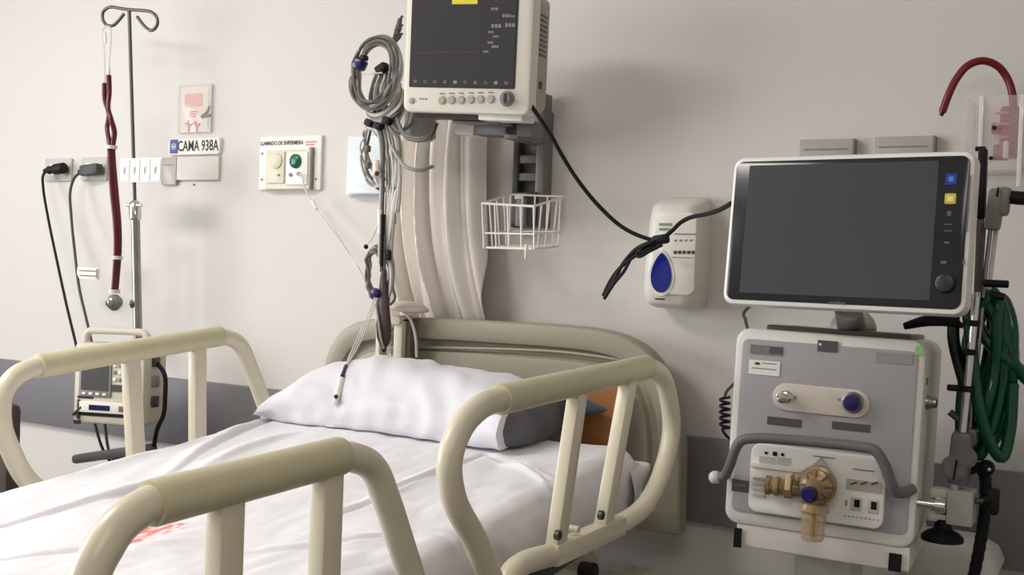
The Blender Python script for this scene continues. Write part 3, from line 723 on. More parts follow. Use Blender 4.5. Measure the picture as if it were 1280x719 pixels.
for k in range(3):
    obj('side_port', G().plate(0, .028, 0, .03, .004, -.008, 0, bev=.002), M_dkgrey if k != 1 else M_grey, t, PF.M @ Matrix.Translation((pw / 2, .035, .05 - k * .055)) @ Matrix.Rotation(math.radians(90), 4, 'Z'))
obj('side_lead', G().tube([PF.w(pw / 2 + .006, .05, .06), PF.w(pw / 2 + .03, .05, .03), PF.w(pw / 2 + .034, .05, -.03), PF.w(pw / 2 + .03, .05, -.08), PF.w(pw / 2 + .012, .05, -.12), PF.w(pw / 2 - .01, .07, -.17)], .006, 10), M_black, t)
obj('pole_clamp', G().box(((PF.w(pw / 2 - .06, .1, .03) + V((low.x, PYV, PF.w(0, 0, .03).z))) / 2), (.06, .05, .04), .004), M_dkgrey, t)

# ------------------------------------------------------------------ wall mount, basket, hanging cloth
PM = Frame(at(578.5, 54.5, y=-.36), 11, 4.0, 2.0)
t = thing('wall_mount', 'grey metal wall track with swing arm carrying the patient monitor', 'wall mount', at(664, 290, y=0))
M_mount = mat('mount_grey', (118, 117, 114), .42, metal=.25, var=.04)
tx0, tx1, tz0, tz1 = wrect(643, 140, 683, 285, -.03)
obj('track_back', G().span(tx0, tx1, -.012, 0, tz0, tz1, .002), M_mount, t)
obj('track_flange', G().span(tx1 - .022, tx1, -.045, -.010, tz0, tz1 + .04, .003), M_mount, t)
obj('track_flange', G().span(tx0, tx0 + .016, -.04, -.010, tz0, tz1 - .06, .003), M_dkgrey, t)
obj('lower_housing', G().span(tx0 + .008, tx1 - .012, -.055, -.012, tz0 + .005, tz0 + .085, .005), M_dkgrey, t)
obj('lower_cover', G().span(tx0 + .026, tx1 - .035, -.066, -.05, tz0 + .002, tz0 + .07, .003), M_grey, t)
for py in (200, 222):
    z = at(660, py, y=-.02).z; obj('track_rung', G().span(tx0 + .01, tx1 - .01, -.036, -.012, z - .010, z + .010, .003), M_mount, t)
AY = -.14
a, b = at(600, 160, y=AY), at(672, 163, y=AY)
arm = obj('arm', G().beam(a, b, .038, .06, .004, V((0, 0, 1))).span(tx1 - .04, tx1 - .002, AY - .03, -.012, b.z - .022, b.z + .022, .004), M_mount, t)
obj('arm_end_cap', G().beam(at(577, 158, y=AY - .005), at(600, 160, y=AY - .005), .042, .055, .003, V((0, 0, 1))), M_white, arm)
e = at(590, 150, y=AY)
zpl = PM.uv(578, 142)[1]
obj('monitor_platform', G().box((0.01, .155, zpl - .014), (.11, .17, .006), .002), M_mount, arm, PM.M)
# hinge hub hanging at the left under the monitor
q = at(525, 160, y=-.2); obj('cable_hook_hub', G().cyl(q + V((0, 0, -.03)), q + V((0, 0, .05)), .038, seg=20, bev=.006).beam(q + V((0, 0, .04)), V((e.x, -.22, q.z + .04)), .02, .05, .003, V((0, 0, 1))), mat('hub_grey', (150, 147, 140), .45), arm)

# wire basket
t = thing('wire_basket', 'white wire basket hanging below the monitor wall track', 'basket', at(650, 310, y=-.12))
yb, yf = -.07, -.20
ctr = at(667, 258, y=yf); blx = at(603, 245, y=yf).x; brx = ctr.x
bt, bb = ctr.z, at(660, 311, y=yf).z
wb = lambda *p: [V(q) for q in p]
rimt = wb((blx, yb, bt + .036), (blx, yf, bt + .006), (brx, yf, bt), (brx + .012, yb, bt + .030))
M_wire = mat('white_wire', (226, 222, 214), .4)
obj('rim', G().tube(rimt, .0028, 8, 4, closed=True, smooth=False), M_wire, t)
obj('bottom_rim', G().tube(wb((blx + .01, yb, bb + .01), (blx + .01, yf + .012, bb), (brx - .008, yf + .012, bb), (brx, yb, bb + .01)), .0025, 8, closed=True, smooth=False), M_wire, t)
zm = (bt * .35 + bb * .65)
obj('middle_wire', G().tube(wb((blx + .006, yb, zm + .01), (blx + .006, yf + .008, zm), (brx - .004, yf + .008, zm), (brx + .006, yb, zm + .01)), .002, 8, closed=True, smooth=False), M_wire, t)
for k in range(5):
    u = k / 4; x = blx + (brx - blx) * u
    obj('upright_wire', G().tube(wb((x, yf, bt + .006 * (1 - u)), (x * .98 + (blx + brx) / 2 * .02, yf + .012, bb), (x * .98 + (blx + brx) / 2 * .02, yb, bb + .01), (x, yb, bt + .036 - .006 * u)), .0021, 8, smooth=False), M_wire, t)
for k in range(1, 4):
    y = yf + (yb - yf) * k / 4
    obj('side_wire', G().tube(wb((brx + .012 * k / 4, y, bt + .030 * k / 4), (brx - .008 + .008 * k / 4, y + .004, bb + .0025 * k), (blx + .01, y + .004, bb + .0025 * k), (blx, y, bt + .006 + .030 * k / 4)), .0021, 8, smooth=False), M_wire, t)
q = at(658, 312, y=yf + .01); obj('hook_tip', G().cyl(q + V((0, 0, .012)), q + V((-.002, 0, -.022)), .004, .0025, 8), M_wire, t)
obj('basket_hanger', G().beam((tx0 + .035, -.05, bt + .030), (tx0 + .035, yb, bt + .030), .01, .02, .002, V((0, 0, 1))), M_wire, t)

# gathered white cloth hanging behind the monitor
def cloth():
    g = G(); nu, nv = 150, 60; rows = []
    L = catmull([V(p) for p in path((492, 120, -.06), (482, 200, -.07), (480, 280, -.08), (484, 340, -.080), (490, 402, -.042))], 15)
    Rr = catmull([V(p) for p in path((603, 120, -.06), (600, 200, -.07), (600, 280, -.08), (605, 340, -.080), (612, 402, -.042))], 15)
    for j in range(nv + 1):
        a, b = L[j], Rr[j]; v = j / nv; row = []
        for i in range(nu + 1):
            u = i / nu
            s = u - .10 * v * v + .03 * math.sin(3 * v) + .018 * noise.noise(V((u * 4, v * 3, 2)))
            f = .014 * math.sin(s * 39) + .012 * math.sin(s * 19 + 1.3 + 1.2 * v) + .008 * math.sin(s * 63 + 2 * v)
            f *= (1.0 + .4 * v) * (1 - .55 * max(0, (v - .72) / .28))
            p = a.lerp(b, u); row.append(g.bm.verts.new((p.x + .005 * math.cos(s * 31), p.y - .012 + f, p.z)))
        rows.append(row)
    for A, B in zip(rows, rows[1:]):
        for k in range(nu): g.bm.faces.new((A[k], A[k + 1], B[k + 1], B[k]))
    return g
M_cloth = mat('offwhite_cloth', (238, 231, 224), .9, var=.02, sheen=.2, bump=.08, bscale=90)
co = obj('hanging_cloth', cloth(), M_cloth, label='gathered off-white cloth hanging in folds behind the monitor down to the headboard', cat='cloth', angle=80)
sm = co.modifiers.new('thickness', 'SOLIDIFY'); sm.thickness = .003
# rolled pad lying on top of the headboard
g = G(); a, b = at(492, 383, y=-.15), at(532, 389, y=-.15); dd = (b - a); rows = []
for k in range(17):
    u = k / 16; r = .016 * math.sin(math.pi * (.12 + .84 * u)) ** .6 + .002; c = a + dd * u
    rows.append([c + V((0, .045 * (r / .018) * math.cos(x), r * math.sin(x) * (1 if math.sin(x) > 0 else .6))) for x in [i * math.pi / 8 for i in range(16)]])
obj('rolled_pad', g.rings(rows), mat('pad_cloth', (212, 200, 188), .85, bump=.1), label='small beige rolled pad resting on the headboard edge below the cloth', cat='pad', angle=80)
# cream holder clipped on the headboard
t = thing('headboard_holder', 'cream plastic holder with a short chain clipped on the headboard', 'holder', at(492, 446, y=-.14))
x0, x1, z0, z1 = wrect(474, 394, 511, 452, -.145)
obj('holder_body', G().plate(x0 + (x1 - x0) * .72, x1, z0, z1 - .004, .004, -.175, -.128, bev=.003).plate(x0, x1, z0, z0 + .014, .003, -.170, -.128, bev=.002).plate(x0, x0 + .012, z0, z1 - .03, .003, -.16, -.128, bev=.002).plate(x0 + .015, x1, z1 - .02, z1, .008, -.185, -.128, bev=.003), M_cream, t)
obj('holder_side', G().plate(x1 + .001, x1 + .014, z0, z1 - .012, .002, -.16, -.128), mat('olive_brown', (112, 104, 84), .5), t)
for k in range(8):
    c = at(491 + 2.5 * (-1) ** k, 410 + k * 4.6, y=-.15)
    obj('chain_link', G().tube([c + V((math.cos(x) * (.004 if k % 2 else .007), math.sin(x) * (.007 if k % 2 else .003), math.sin(x + .6) * .008)) for x in [i * math.pi / 4 for i in range(8)]], .0016, 6, 3, closed=True), M_steel, t)
obj('white_tube', G().tube(path((506, 392, -.165), (512, 398, -.165), (517, 410, -.165), (520, 425, -.165), (521, 447, -.165)), .0035, 10), M_cablel, t)

# ------------------------------------------------------------------ patient monitor
t = thing('patient_monitor', 'white patient monitor with dark screen and yellow sticker on the wall arm', 'monitor', PM.w(0, .06, -.17))
sx0, sx1, sz0, sz1 = PM.rect(515, 0, 644.5, 108.5)
cx0 = (PM.uv(501, 130)[0] + PM.uv(510, 5)[0]) / 2; cx1 = (PM.uv(662, 120)[0] + PM.uv(668, 5)[0]) / 2
cz0 = PM.uv(578, 142)[1]; cz1 = sz1 + .035
obj('case', G().plate(cx0, cx1, cz0, cz1, .018, 0, .045, bev=.007, n=8), M_case, t, PM.M)
bk = obj('rear_case', G().plate(cx0 + .012, cx1 - .003, cz0 + .012, cz1 - .012, .02, .042, .125, bev=.004), mat('monitor_side_grey', (168, 162, 150), .5), t, PM.M)
for k in range(9):
    z = sz1 - .022 - k * .0105; obj('vent_slot', G().span(cx1 - .0045, cx1 - .0015, .062, .108, z - .0025, z + .0025), M_dkgrey, bk, PM.M)
obj('side_latch', G().span(cx1 - .004, cx1 + .001, .07, .085, cz0 + .062, cz0 + .078, .002), M_dkgrey, bk, PM.M)
obj('bezel', G().plate(sx0 - .003, sx1 + .003, sz0 - .003, sz1 + .003, .003, -.0012, .004), M_dkgrey, t, PM.M)
M_lcd = mat('lcd_dark', (58, 56, 60), .3, var=.05, scale=20)
sc = obj('screen', G().plate(sx0, sx1, sz0, sz1, .002, -.0024, 0), M_lcd, t, PM.M)
M_trace = mat('trace_grey', (92, 90, 90), .5); M_digit = mat('digit_pale', (142, 140, 138), .5); M_tracep = mat('trace_mauve', (120, 98, 98), .5)
sw, sh = sx1 - sx0, sz1 - sz0
for k, (zz, mm) in enumerate(((.86, M_trace), (.745, M_trace), (.63, M_trace), (.505, M_trace), (.385, M_tracep))):
    z = sz0 + sh * zz; pts = []
    for i in range(40):
        u = i / 39; pts.append((sx0 + sw * (.03 + .64 * u), -.0028, z + .0012 * math.sin(i * 1.7 + k) * (1 if i % 7 else 2.4) + sh * .02 * u))
    obj('trace_line', G().tube(pts, .0005, 5, 1, smooth=False), mm, sc, PM.M)
for a, b, h in ((.76, .88, .010), (.87, .80, .012), (.93, .80, .008), (.77, .68, .014), (.90, .69, .014), (.74, .62, .008), (.79, .57, .008), (.74, .50, .008), (.78, .45, .010), (.70, .395, .008)):
    x = sx0 + sw * a; z = sz0 + sh * b; g = G()
    for d_ in range(3): g.span(x + d_ * h * .55, x + d_ * h * .55 + h * .4, -.0030, -.0022, z, z + h * .55)
    obj('reading', g, M_digit, sc, PM.M)
for k in range(10):
    x = sx0 + sw * (.05 + k * .098); g = G().plate(x - .004, x + .004, sz0 + .006, sz0 + .013, .002, -.0029, -.0022)
    obj('menu_icon', g, M_digit if k in (4, 8) else M_tracep if k % 3 == 0 else M_trace, sc, PM.M)
nx0, nx1, nz0, nz1 = PM.rect(566, -12, 598, 5.5); obj('yellow_sticker', G().plate(nx0, nx1, nz0, nz1, .001, -.0036, -.0020), mat('yellow_label', (226, 220, 50), .5), t, PM.M, label='bright yellow sticker')
bpx = [(552.5, 125.5), (564.5, 125), (576.5, 125), (588.5, 124.5), (600.5, 124.3), (613.3, 124)]
for a, b in bpx:
    x, z = PM.uv(a, b); bt_ = obj('button', G().lathe([(.0088, 0), (.0088, .003), (.007, .0045)], (x, 0, z), (0, -1, 0), 18), mat('button_grey', (172, 167, 156), .5), t, PM.M)
    obj('button_print', G().span(x - .006, x + .006, -.0008, .0005, z + .013, z + .0155), M_inkg, t, PM.M)
x, z = PM.uv(634, 123.5); kb = obj('knob', G().lathe([(.0165, 0), (.0165, .004), (.013, .006), (.012, .014), (.010, .016)], (x, 0, z), (0, -1, 0), 24), M_grey, t, PM.M)
obj('knob_grip', G().plate(x - .003, x + .003, z - .010, z + .010, .002, -.0185, -.014, bev=.001), M_dkgrey, kb, PM.M)
x, z = PM.uv(514.5, 126); obj('power_button', G().lathe([(.0068, 0), (.0068, .002), (.005, .003)], (x, 0, z), (0, -1, 0), 16), mat('button_grey', (172, 167, 156), .5), t, PM.M)
x, z = PM.uv(529, 124); obj('brand_print', G().span(x - .009, x - .004, -.0008, .0005, z - .001, z + .002).span(x - .002, x + .002, -.0008, .0005, z - .001, z + .002).span(x + .004, x + .009, -.0008, .0005, z - .001, z + .002), M_inkg, t, PM.M)
x, z = PM.uv(620, 144); obj('paper_tray', G().plate(x - .045, x + .055, cz0 - .012, cz0 + .002, .003, .012, .10, bev=.002), M_white, t, PM.M)
obj('base_shadow_strip', G().plate(cx0 + .02, x - .05, cz0 - .010, cz0 + .002, .003, .02, .10), M_dkgrey, t, PM.M)  # dark strip standing in for the shadow gap under the monitor case

# ------------------------------------------------------------------ monitor cables
def loopy(c, rx, rz, y, n=14, ph=0, jit=.06, tilt=0.0, yj=.01):
    pts = []
    for k in range(n):
        a = 2 * math.pi * k / n + ph; q = 1 + random.uniform(-jit, jit)
        x, z = rx * math.cos(a) * q, rz * math.sin(a) * q
        pts.append(V((c.x + x * math.cos(tilt) - z * math.sin(tilt), y + random.uniform(-yj, yj), c.z + x * math.sin(tilt) + z * math.cos(tilt))))
    return pts
CYY = -.30
c = at(472, 92, y=CYY); sc_ = (at(482, 92, y=CYY) - at(472, 92, y=CYY)).length / 10     # metres per pixel here
t = thing('cable_coil', 'thick coil of grey monitor cable tied with dark straps beside the patient monitor', 'cable', c + V((0, 0, -.09)))
for k in range(10):
    obj('cable_loop', G().tube(loopy(c, (21 + .95 * k) * sc_, (29.5 + .9 * k) * sc_, CYY - .012 + .005 * (k % 4), ph=k, jit=.03, tilt=-.25, yj=.006), .0034 if k % 2 else .004, 8, 6, closed=True), (M_cabled, M_cable, M_cable, M_cablel)[k % 4], t)
q = at(449.5, 80, y=CYY - .01); obj('strap', G().box(q, (.028, .03, .026), .006, Matrix.Rotation(.5, 3, 'Y')), M_navy, t)
obj('strap', G().beam(at(453, 73, y=CYY - .02), at(458, 72, y=CYY - .02), .012, .02, .003), M_black, t)
obj('cross_strand', G().tube(path((452, 91, -.31), (465, 92, -.32), (478, 91, -.31)), .0022, 6), M_cablel, t)
obj('outer_strand', G().tube(path((444, 88, -.30), (437, 100, -.30), (439, 118, -.30), (450, 130, -.30), (458, 138, -.30)), .0022, 8), M_cable, t)
for k in range(3):
    obj('upper_lead', G().tube(path((486 + k, 62 - k, -.29), (492, 52 - 2 * k, -.28), (497, 46 - 8 * k, -.27), (503, 42 - 11 * k, -.26)), .003, 8), M_cabled, t)
    a, b = at(493 + k * 2, 52 - k * 7, y=-.275), at(500, 44 - 10 * k, y=-.265); obj('lead_plug', G().cyl(a, b, .006, seg=10, bev=.001), M_cabled, t)
t = thing('folded_leads', 'folded bundle of thin grey leads tied inside the big cable coil', 'cable', at(470, 125, y=CYY))
for k in range(8):
    a = 463 + k * 2.4
    obj('lead', G().tube(path((474 + k * .9, 88, CYY + .02), (a + 6, 95, CYY + .018 - .003 * (k % 3)), (a + 1, 110, CYY + .016), (a - 1 + k * .5, 125, CYY + .018), (a + 4, 140, CYY + .02), (472 + k, 156, CYY + .02)), .0027, 7), (M_cable, M_cabled, M_cablel)[k % 3], t)
q = at(478, 86, y=CYY + .01); obj('tie', G().box(q, (.03, .026, .02), .005, Matrix.Rotation(-.5, 3, 'Y')), M_black, t)
# lower gathered bundle
t = thing('cable_bundle', 'drooping bundle of grey cables tied below the big coil', 'cable', at(470, 160, y=-.29))
for k in range(8):
    obj('cable', G().tube(path((499 + k * .8, 95 + k * 5, -.27), (496 + k * .5, 118 + k * 3, -.28 - .004 * (k % 3)), (485, 135 + k * 2.2, -.295), (470, 143 + k * 1.8, -.30), (459 + k * .3, 138 + k * 1.5, -.295), (455 + k * .8, 128 + k * .6, -.285)), .0034, 7), (M_cable, M_cablel, M_cable, M_cabled)[k % 4], t)
for a, b in ((462, 154), (473, 158), (484, 151)):
    obj('tie', G().box(at(a, b, y=-.305), (.022, .02, .016), .004, Matrix.Rotation(.4, 3, 'Y')), M_black, t)
for k in range(7):
    u = random.uniform(0, 6)
    obj('cable', G().tube(path((503 + u * .4, 112 + k * 4, -.26), (500, 130 + k * 3, -.27), (494 - u * .5, 146 + k * 2, -.28), (484 - u, 158 + k, -.285), (474 - u, 156 + u * .5, -.28)), .0036, 7), (M_cablel, M_cabled, M_cable)[k % 3], t)
t = thing('looped_hose', 'grey hoses looping from the bundle under the monitor arm', 'hose', at(515, 175, y=-.27))
for k in range(4):
    obj('hose', G().tube(path((486 + k * 2, 158 - k, -.30), (495 + k * 2, 168 - k * 2, -.29), (506 + k * 2, 160 - k, -.28), (512 + k * 2, 140 - k, -.26)), .0042, 8), M_cabled if k % 2 else M_cable, t)
for k in range(2): obj('hose', G().tube(path((496, 148 + 3 * k, -.30), (505, 166 + 3 * k, -.31), (522, 173 + 3 * k, -.32), (538, 169 + 3 * k, -.31), (546, 155, -.28)), .0038, 8), M_cabled, t)
obj('strap', G().tube(path((488, 180, -.28), (497, 196, -.29), (508, 209, -.30), (524, 213, -.29), (541, 208, -.25)), .0046, 8), M_cable, t)
# pale loops and sensor in front of the wall box
t = thing('pale_lead_loops', 'pale loose lead loops hanging in front of the bluish wall box', 'cable', at(463, 232, y=-.26))
for k in range(6):
    c = at(465 + k * 1.3, 196 - k * 2, y=-.26); obj('loop', G().tube(loopy(c, (13 + k * 1.6) * sc_, (30 + k * 2.6) * sc_, -.26 + .006 * k, jit=.03, tilt=.12), .0026, 7, 6, closed=True), (M_cablel, M_cable, M_cablel, M_cabled)[k % 4], t)
a, b = at(471, 200, y=-.275), at(471, 222, y=-.275)
obj('sensor_body', G().lathe([(.006, 0), (.010, .006), (.011, .03), (.014, .036), (.013, (b - a).length - .006), (.008, (b - a).length)], a, (b - a), 16), M_case, t)
q = at(471, 217, y=-.292); obj('sensor_window', G().ball(q, .006, seg=10), mat('brown_red', (96, 46, 40), .4), t)
for py in (186, 207): obj('clip', G().box(at(459.5, py, y=-.27), (.012, .014, .016), .003), M_cabled, t)
# leads falling to the bed
t = thing('hanging_leads', 'grey and white leads hanging straight down from the bundle to the headboard', 'cable', at(480, 430, y=-.22))
for k, (tx, mx, bx, by, mm, r) in enumerate(((478, 479, 477, 340, M_cabled, .0045), (482, 486, 485, 330, M_cable, .003), (486, 492, 487, 320, M_cablel, .0028), (490, 497, 490, 330, M_cable, .003), (494, 499, 489, 300, M_cablel, .0028), (474, 476, 474, 330, M_cablel, .003), (484, 484, 481, 345, M_cabled, .003), (497, 501, 494, 280, M_cable, .0026))):
    obj('lead', G().tube(path((tx - 4, 156, -.29), (tx, 172, -.285), (mx, 215, -.27), ((mx + bx) / 2, 265, -.255), (bx, by - 20, -.245), (bx, by, -.24)), r, 8), mm, t)
for k in range(9):
    a, b = random.uniform(-7, 9), random.uniform(-4, 5)
    obj('lead', G().tube(path((476 + k * 2, 157, -.285), (478 + a + k * 2.4, 178, -.275), (481 + a + k * 2.2, 210 + b, -.27), (484 + b + k, 250, -.26), (482 + b * .7 + k * .6, 290, -.25), (481 + b * .5, 318 + 3 * b, -.243)), .0024, 7), (M_cablel, M_cable, M_cablel, M_case)[k % 4], t)
obj('thin_lead', G().tube(path((476, 262, -.25), (472, 280, -.25), (466, 296, -.25), (457.5, 307.5, -.25)), .0018, 7), M_cablel, t)
obj('lead_tip', G().ball(at(457.5, 308.5, y=-.25), .006, seg=10), M_black, t)
a, b = at(478.5, 268, y=-.262), at(477, 333, y=-.256); obj('black_sleeve', G().cyl(a, b, .0045, seg=10), M_black, t)
a, b = at(475, 262, y=-.26), at(475, 292, y=-.258); obj('white_sleeve', G().cyl(a, b, .006, seg=10, bev=.001), M_white, t)
t = thing('lower_coil', 'small coil of grey cable with a blue clip hanging above the headboard', 'cable', at(470, 378, y=-.235))
for k in range(6):
    c = at(469 + k * .4, 344, y=-.235); obj('loop', G().tube(loopy(c, (11 + k * 1.3) * sc_, (24 + k * 1.7) * sc_, -.235 + .004 * k, jit=.03, tilt=.18), .0034, 8, 6, closed=True), M_cable if k % 2 else M_cabled, t)
for k in range(3): obj('strand', G().tube(path((484 + k, 318, -.24), (487 + 1.5 * k, 340, -.245), (487 + k, 360, -.24), (485 - k, 385, -.235), (487 - k, 410, -.235)), .0036, 8), (M_cabled, M_cablel, M_cable)[k], t)
obj('clip', G().box(at(470.5, 366, y=-.25), (.022, .02, .018), .004, Matrix.Rotation(.5, 3, 'Y')), M_navy, t)
obj('clip', G().box(at(485.5, 319, y=-.25), (.012, .014, .024), .003), M_black, t)
t = thing('sensor_cuff', 'dark brown wrapped sensor cuff hanging in front of the headboard', 'sensor', at(481, 437, y=-.24))
a = at(480, 436, y=-.24); b = at(479, 338, y=-.245); d = b - a
obj('cuff', G().rings([[a + d * u + V((r * math.cos(x), r * .55 * math.sin(x), 0)) for x in [i * math.pi / 7 for i in range(14)]] for u, r in ((0, .004), (.05, .012), (.14, .0195), (.3, .0205), (.5, .017), (.7, .013), (.9, .009), (1, .004))]), mat('cuff_brown', (60, 44, 44), .5, var=.3, scale=30, bump=.3), t)
obj('cuff_strand', G().tube(path((470, 380, -.25), (473, 400, -.255), (476, 422, -.256), (480, 436, -.245)), .003, 8), M_cable, t)
q0, q1 = at(480, 434, y=-.24), at(479.5, 440, y=-.24); obj('cuff_tip', G().cyl(q0, q1, .006, .004, 10), M_black, t)
# three fine leads to the pillow, ending in a finger sensor
PZ = at(426, 480, y=-.40)
t = thing('finger_sensor', 'white pen shaped sensor with navy tip lying on the pillow', 'sensor', at(420, 500, y=-.42))
for k in range(3):
    obj('lead', G().tube(path((468 + k * 2, 372, -.245), (460 + k * 2.5, 392, -.25), (449 + k * 3, 418, -.27), (438 + k * 2.5, 442, -.32))+[on_pillow(432.5, 457, .012)], .0016, 7), M_cablel, t)
a, b, c = on_pillow(432.5, 457, .009), on_pillow(427.5, 472, .009), on_pillow(418.5, 505, .009)
obj('navy_tip', G().cyl(a, b, .004, .0055, 12, bev=.001), M_navy, t)
obj('sensor_body', G().cyl(b, c, .0075, .0065, 14, bev=.002), M_white, t)
q = on_pillow(420, 496, .016); obj('sensor_dot', G().ball(q, .005, seg=10), M_navy, t)

# black cable from the monitor across to the ventilator
t = thing('black_cable', 'black cable slung from the patient monitor to the ventilator, slack tied in a bunch', 'cable', at(755, 376, y=-.20))
obj('cable', G().tube(path((664, 132, -.30), (672, 144, -.30), (688, 168, -.28), (703, 195, -.26), (722, 225, -.24), (748, 257, -.21), (778, 284, -.19), (805, 297, -.18), (822, 300, -.18), (836, 292, -.19), (850, 279, -.21), (863, 272, -.25), (882, 268, -.32), (898, 263, -.40), (915, 254, -.50)), .0046, 10), M_black, t)
for k, (o1, o2, o3) in enumerate(((0, 0, 0), (4, 6, 3), (7, 3, -3), (2, -4, 2))):
    obj('slack', G().tube(path((834 - k * 2, 294 + k * 2, -.19), (814, 302 + o1, -.20 - .004 * k), (794 - o2 * .4, 312 + o1 + o2 * .6, -.20 - .003 * k), (777 + o3, 333 + o2, -.20), (765 + o3 * .6, 353 + o3 * .8, -.20), (755 + o3 * .4, 374 - k * 2, -.20)), .0038, 8), M_black, t)
obj('slack_loop', G().tube(path((822, 303, -.205), (806, 308, -.21), (796, 318, -.21), (799, 321, -.215), (812, 314, -.215), (828, 306, -.21)), .0038, 8), M_black, t)
a, b = at(816, 301, y=-.195), at(836, 298, y=-.195); obj('tie_knot', G().beam(a, b, .02, .022, .006, V((0, 0, 1))), M_black, t)

# ------------------------------------------------------------------ soap dispenser
t = thing('soap_dispenser', 'white wall soap dispenser with a blue drop shaped window', 'dispenser', at(842, 386, y=-.05))
M_soap = mat('dispenser_white', (222, 218, 208), .3, var=.02)
ztop_, zbot = at(852, 247, y=-.03).z, at(838, 386, y=-.09).z
H = ztop_ - zbot; cxs = (at(803, 370, y=-.095).x + at(880, 370, y=-.02).x) / 2
lv = [(0, .088, .070), (.02, .104, .086), (.06, .116, .098), (.15, .122, .106), (.35, .121, .110), (.6, .116, .110), (.8, .112, .106), (.90, .109, .100), (.93, .107, .088), (.97, .103, .06), (1.0, .092, .035)]
lo = []
for v, wd, dp in lv:
    z = zbot + H * v; off = .006 * v
    L = rrect(-wd / 2, wd / 2, -dp, dp, .030 if v > .03 else .026, 6)
    lo.append([(cxs + off + x, min(0, y), z) for x, y in L])
obj('body', G().rings(lo), M_soap, t, angle=50)
FY = -.110
x0, x1, z0, z1 = wrect(822, 262, 871, 372, FY)
fp = obj('front_panel', G().plate(x0 + .004, x1 - .002, z0 + .006, z1 - .006, .018, FY - .003, FY + .02, bev=.003), M_soap, t)
def drop(cx, cz, w_, h_, y, d_):
    out = []
    for k in range(36):
        a = 2 * math.pi * k / 36; ww = w_ * math.sin(a) * abs(math.sin(a / 2)) ** .5 * 1.08
        out.append((cx + ww, y, cz + h_ * math.cos(a)))
    return G().prism(out, (0, d_, 0))
q = at(827, 340, y=FY - .004); dh = (at(827, 316, y=FY).z - at(827, 363, y=FY).z) / 2
obj('drop_rim', drop(q.x, q.z - .002, .032, dh + .009, FY - .0048, .004), M_white, fp)
obj('blue_drop', drop(q.x, q.z - .002, .0255, dh + .002, FY - .0075, .005), M_blue, fp, label='blue drop shaped window')
def fprint(name, px, m): 
    x0, x1, z0, z1 = wrect(*px, FY - .0035); obj(name, G().span(x0, x1, FY - .0042, FY - .0028, z0, z1), m, fp)
M_pgreen = mat('ink_green', (128, 150, 124), .6)
for k in range(2): fprint('green_print', (824, 279 + k * 6, 840 - k * 2, 282.5 + k * 6), M_pgreen)
for k, (a, b) in enumerate(((843, 869), (843, 868), (842, 868))):
    if k == 0: fprint('print_line', (a, 292, b, 293.4), M_inkg)
    elif k == 1:
        for j in range(4): fprint('print_mark', (a + j * 6.5, 299.5, a + j * 6.5 + 3, 301.8), M_inkg)
    else:
        for j in range(5): fprint('print_mark', (a + j * 5.6, 313.5, a + j * 5.6 + 4, 317.5), M_ink)
fprint('print_line', (840, 321.5, 867, 322.5), M_inkg)
fprint('brand_print', (819, 373, 831, 375.2), M_ink)

# ------------------------------------------------------------------ grey boxes above the ventilator
for px, lab in (((999.5, 174, 1067.5, 196), 'flat grey wall duct box above the ventilator screen, nearer the dispenser'), ((1092.5, 170.5, 1168, 193), 'flat grey wall duct box above the ventilator screen, nearer the red tube')):
    x0, x1, z0, z1 = wrect(*px, -.018)
    t = thing('duct_box', lab, 'box', ((x0 + x1) / 2, 0, z0), 'grey wall duct boxes')
    obj('body', G().plate(x0, x1, z0, z1, .002, -.020, 0, bev=.002), mat('duct_grey', (176, 172, 166), .5), t)
    obj('end_cap', G().span(x1 - .004, x1 + .002, -.022, 0, z0, z1, .001), M_grey, t)
    obj('cover_line', G().span(x0 + .01, x1 - .012, -.0208, -.019, z0 + .014, z0 + .017), M_grey, t)

# ------------------------------------------------------------------ ventilator: one trolley with body and screen
VB = Frame((-.456, -.515, .981), 4.0, -2.5, 1.0)
vw, vh = .313, .338
VM = Frame((-.430, -.547, 1.321), -5.4, -6.7, -.2)
mw, mh = .40, .257
base = VB.w(0, .16, 0)
t = thing('ventilator', 'wheeled intensive care ventilator with a large dark screen on top', 'ventilator', (base.x, base.y, 0))
M_vent = mat('ventilator_white', (214, 211, 205), .4, var=.02)
M_vgrey = mat('ventilator_grey_panel', (158, 157, 159), .42, var=.02)
obj('body_shell', G().plate(-vw / 2, vw / 2, -vh / 2, vh / 2, .024, 0, .30, bev=.008, n=8), M_vent, t, VB.M)
pnl = obj('front_panel', G().plate(-vw / 2 + .013, vw / 2 - .013, -vh / 2 + .022, vh / 2 - .018, .012, -.0022, .01, bev=.001), M_vgrey, t, VB.M)
obj('top_deck', G().plate(-vw / 2 + .045, vw / 2 - .03, vh / 2 - .004, vh / 2 + .009, .004, .03, .28, bev=.003), mat('deck_brown_grey', (84, 80, 76), .4), t, VB.M)
def vp(name, px, m, d=.0035, r=.001, par=None, bev=0.0, back=-.0015, label=None):
    x0, x1, z0, z1 = VB.rect(*px, -.002); return obj(name, G().plate(x0, x1, z0, z1, r, -d, back, bev=bev), m, par or pnl, VB.M, label=label)
M_lab = mat('label_grey', (118, 114, 112), .5); M_labd = mat('label_dark', (78, 75, 75), .5)
vp('name_label', (938, 432, 978.5, 443.5), M_lab); vp('name_label_block', (962, 434, 978, 442.5), M_labd, .0042)
vp('white_label', (936, 451, 975, 469), M_white)
vp('label_print', (944, 453, 950, 456), M_ink, .0042); vp('label_print', (953, 454, 971, 455.2), M_inkg, .0042); vp('label_print', (940, 460.5, 971, 461.7), M_inkg, .0042)
vp('indicator_label', (1022, 426, 1047, 440), M_labd); vp('indicator_dot', (1024, 429, 1027, 432), M_white, .0042)
vp('name_label', (1095, 442, 1141, 454.5), mat('label_mauve', (142, 135, 134), .5))
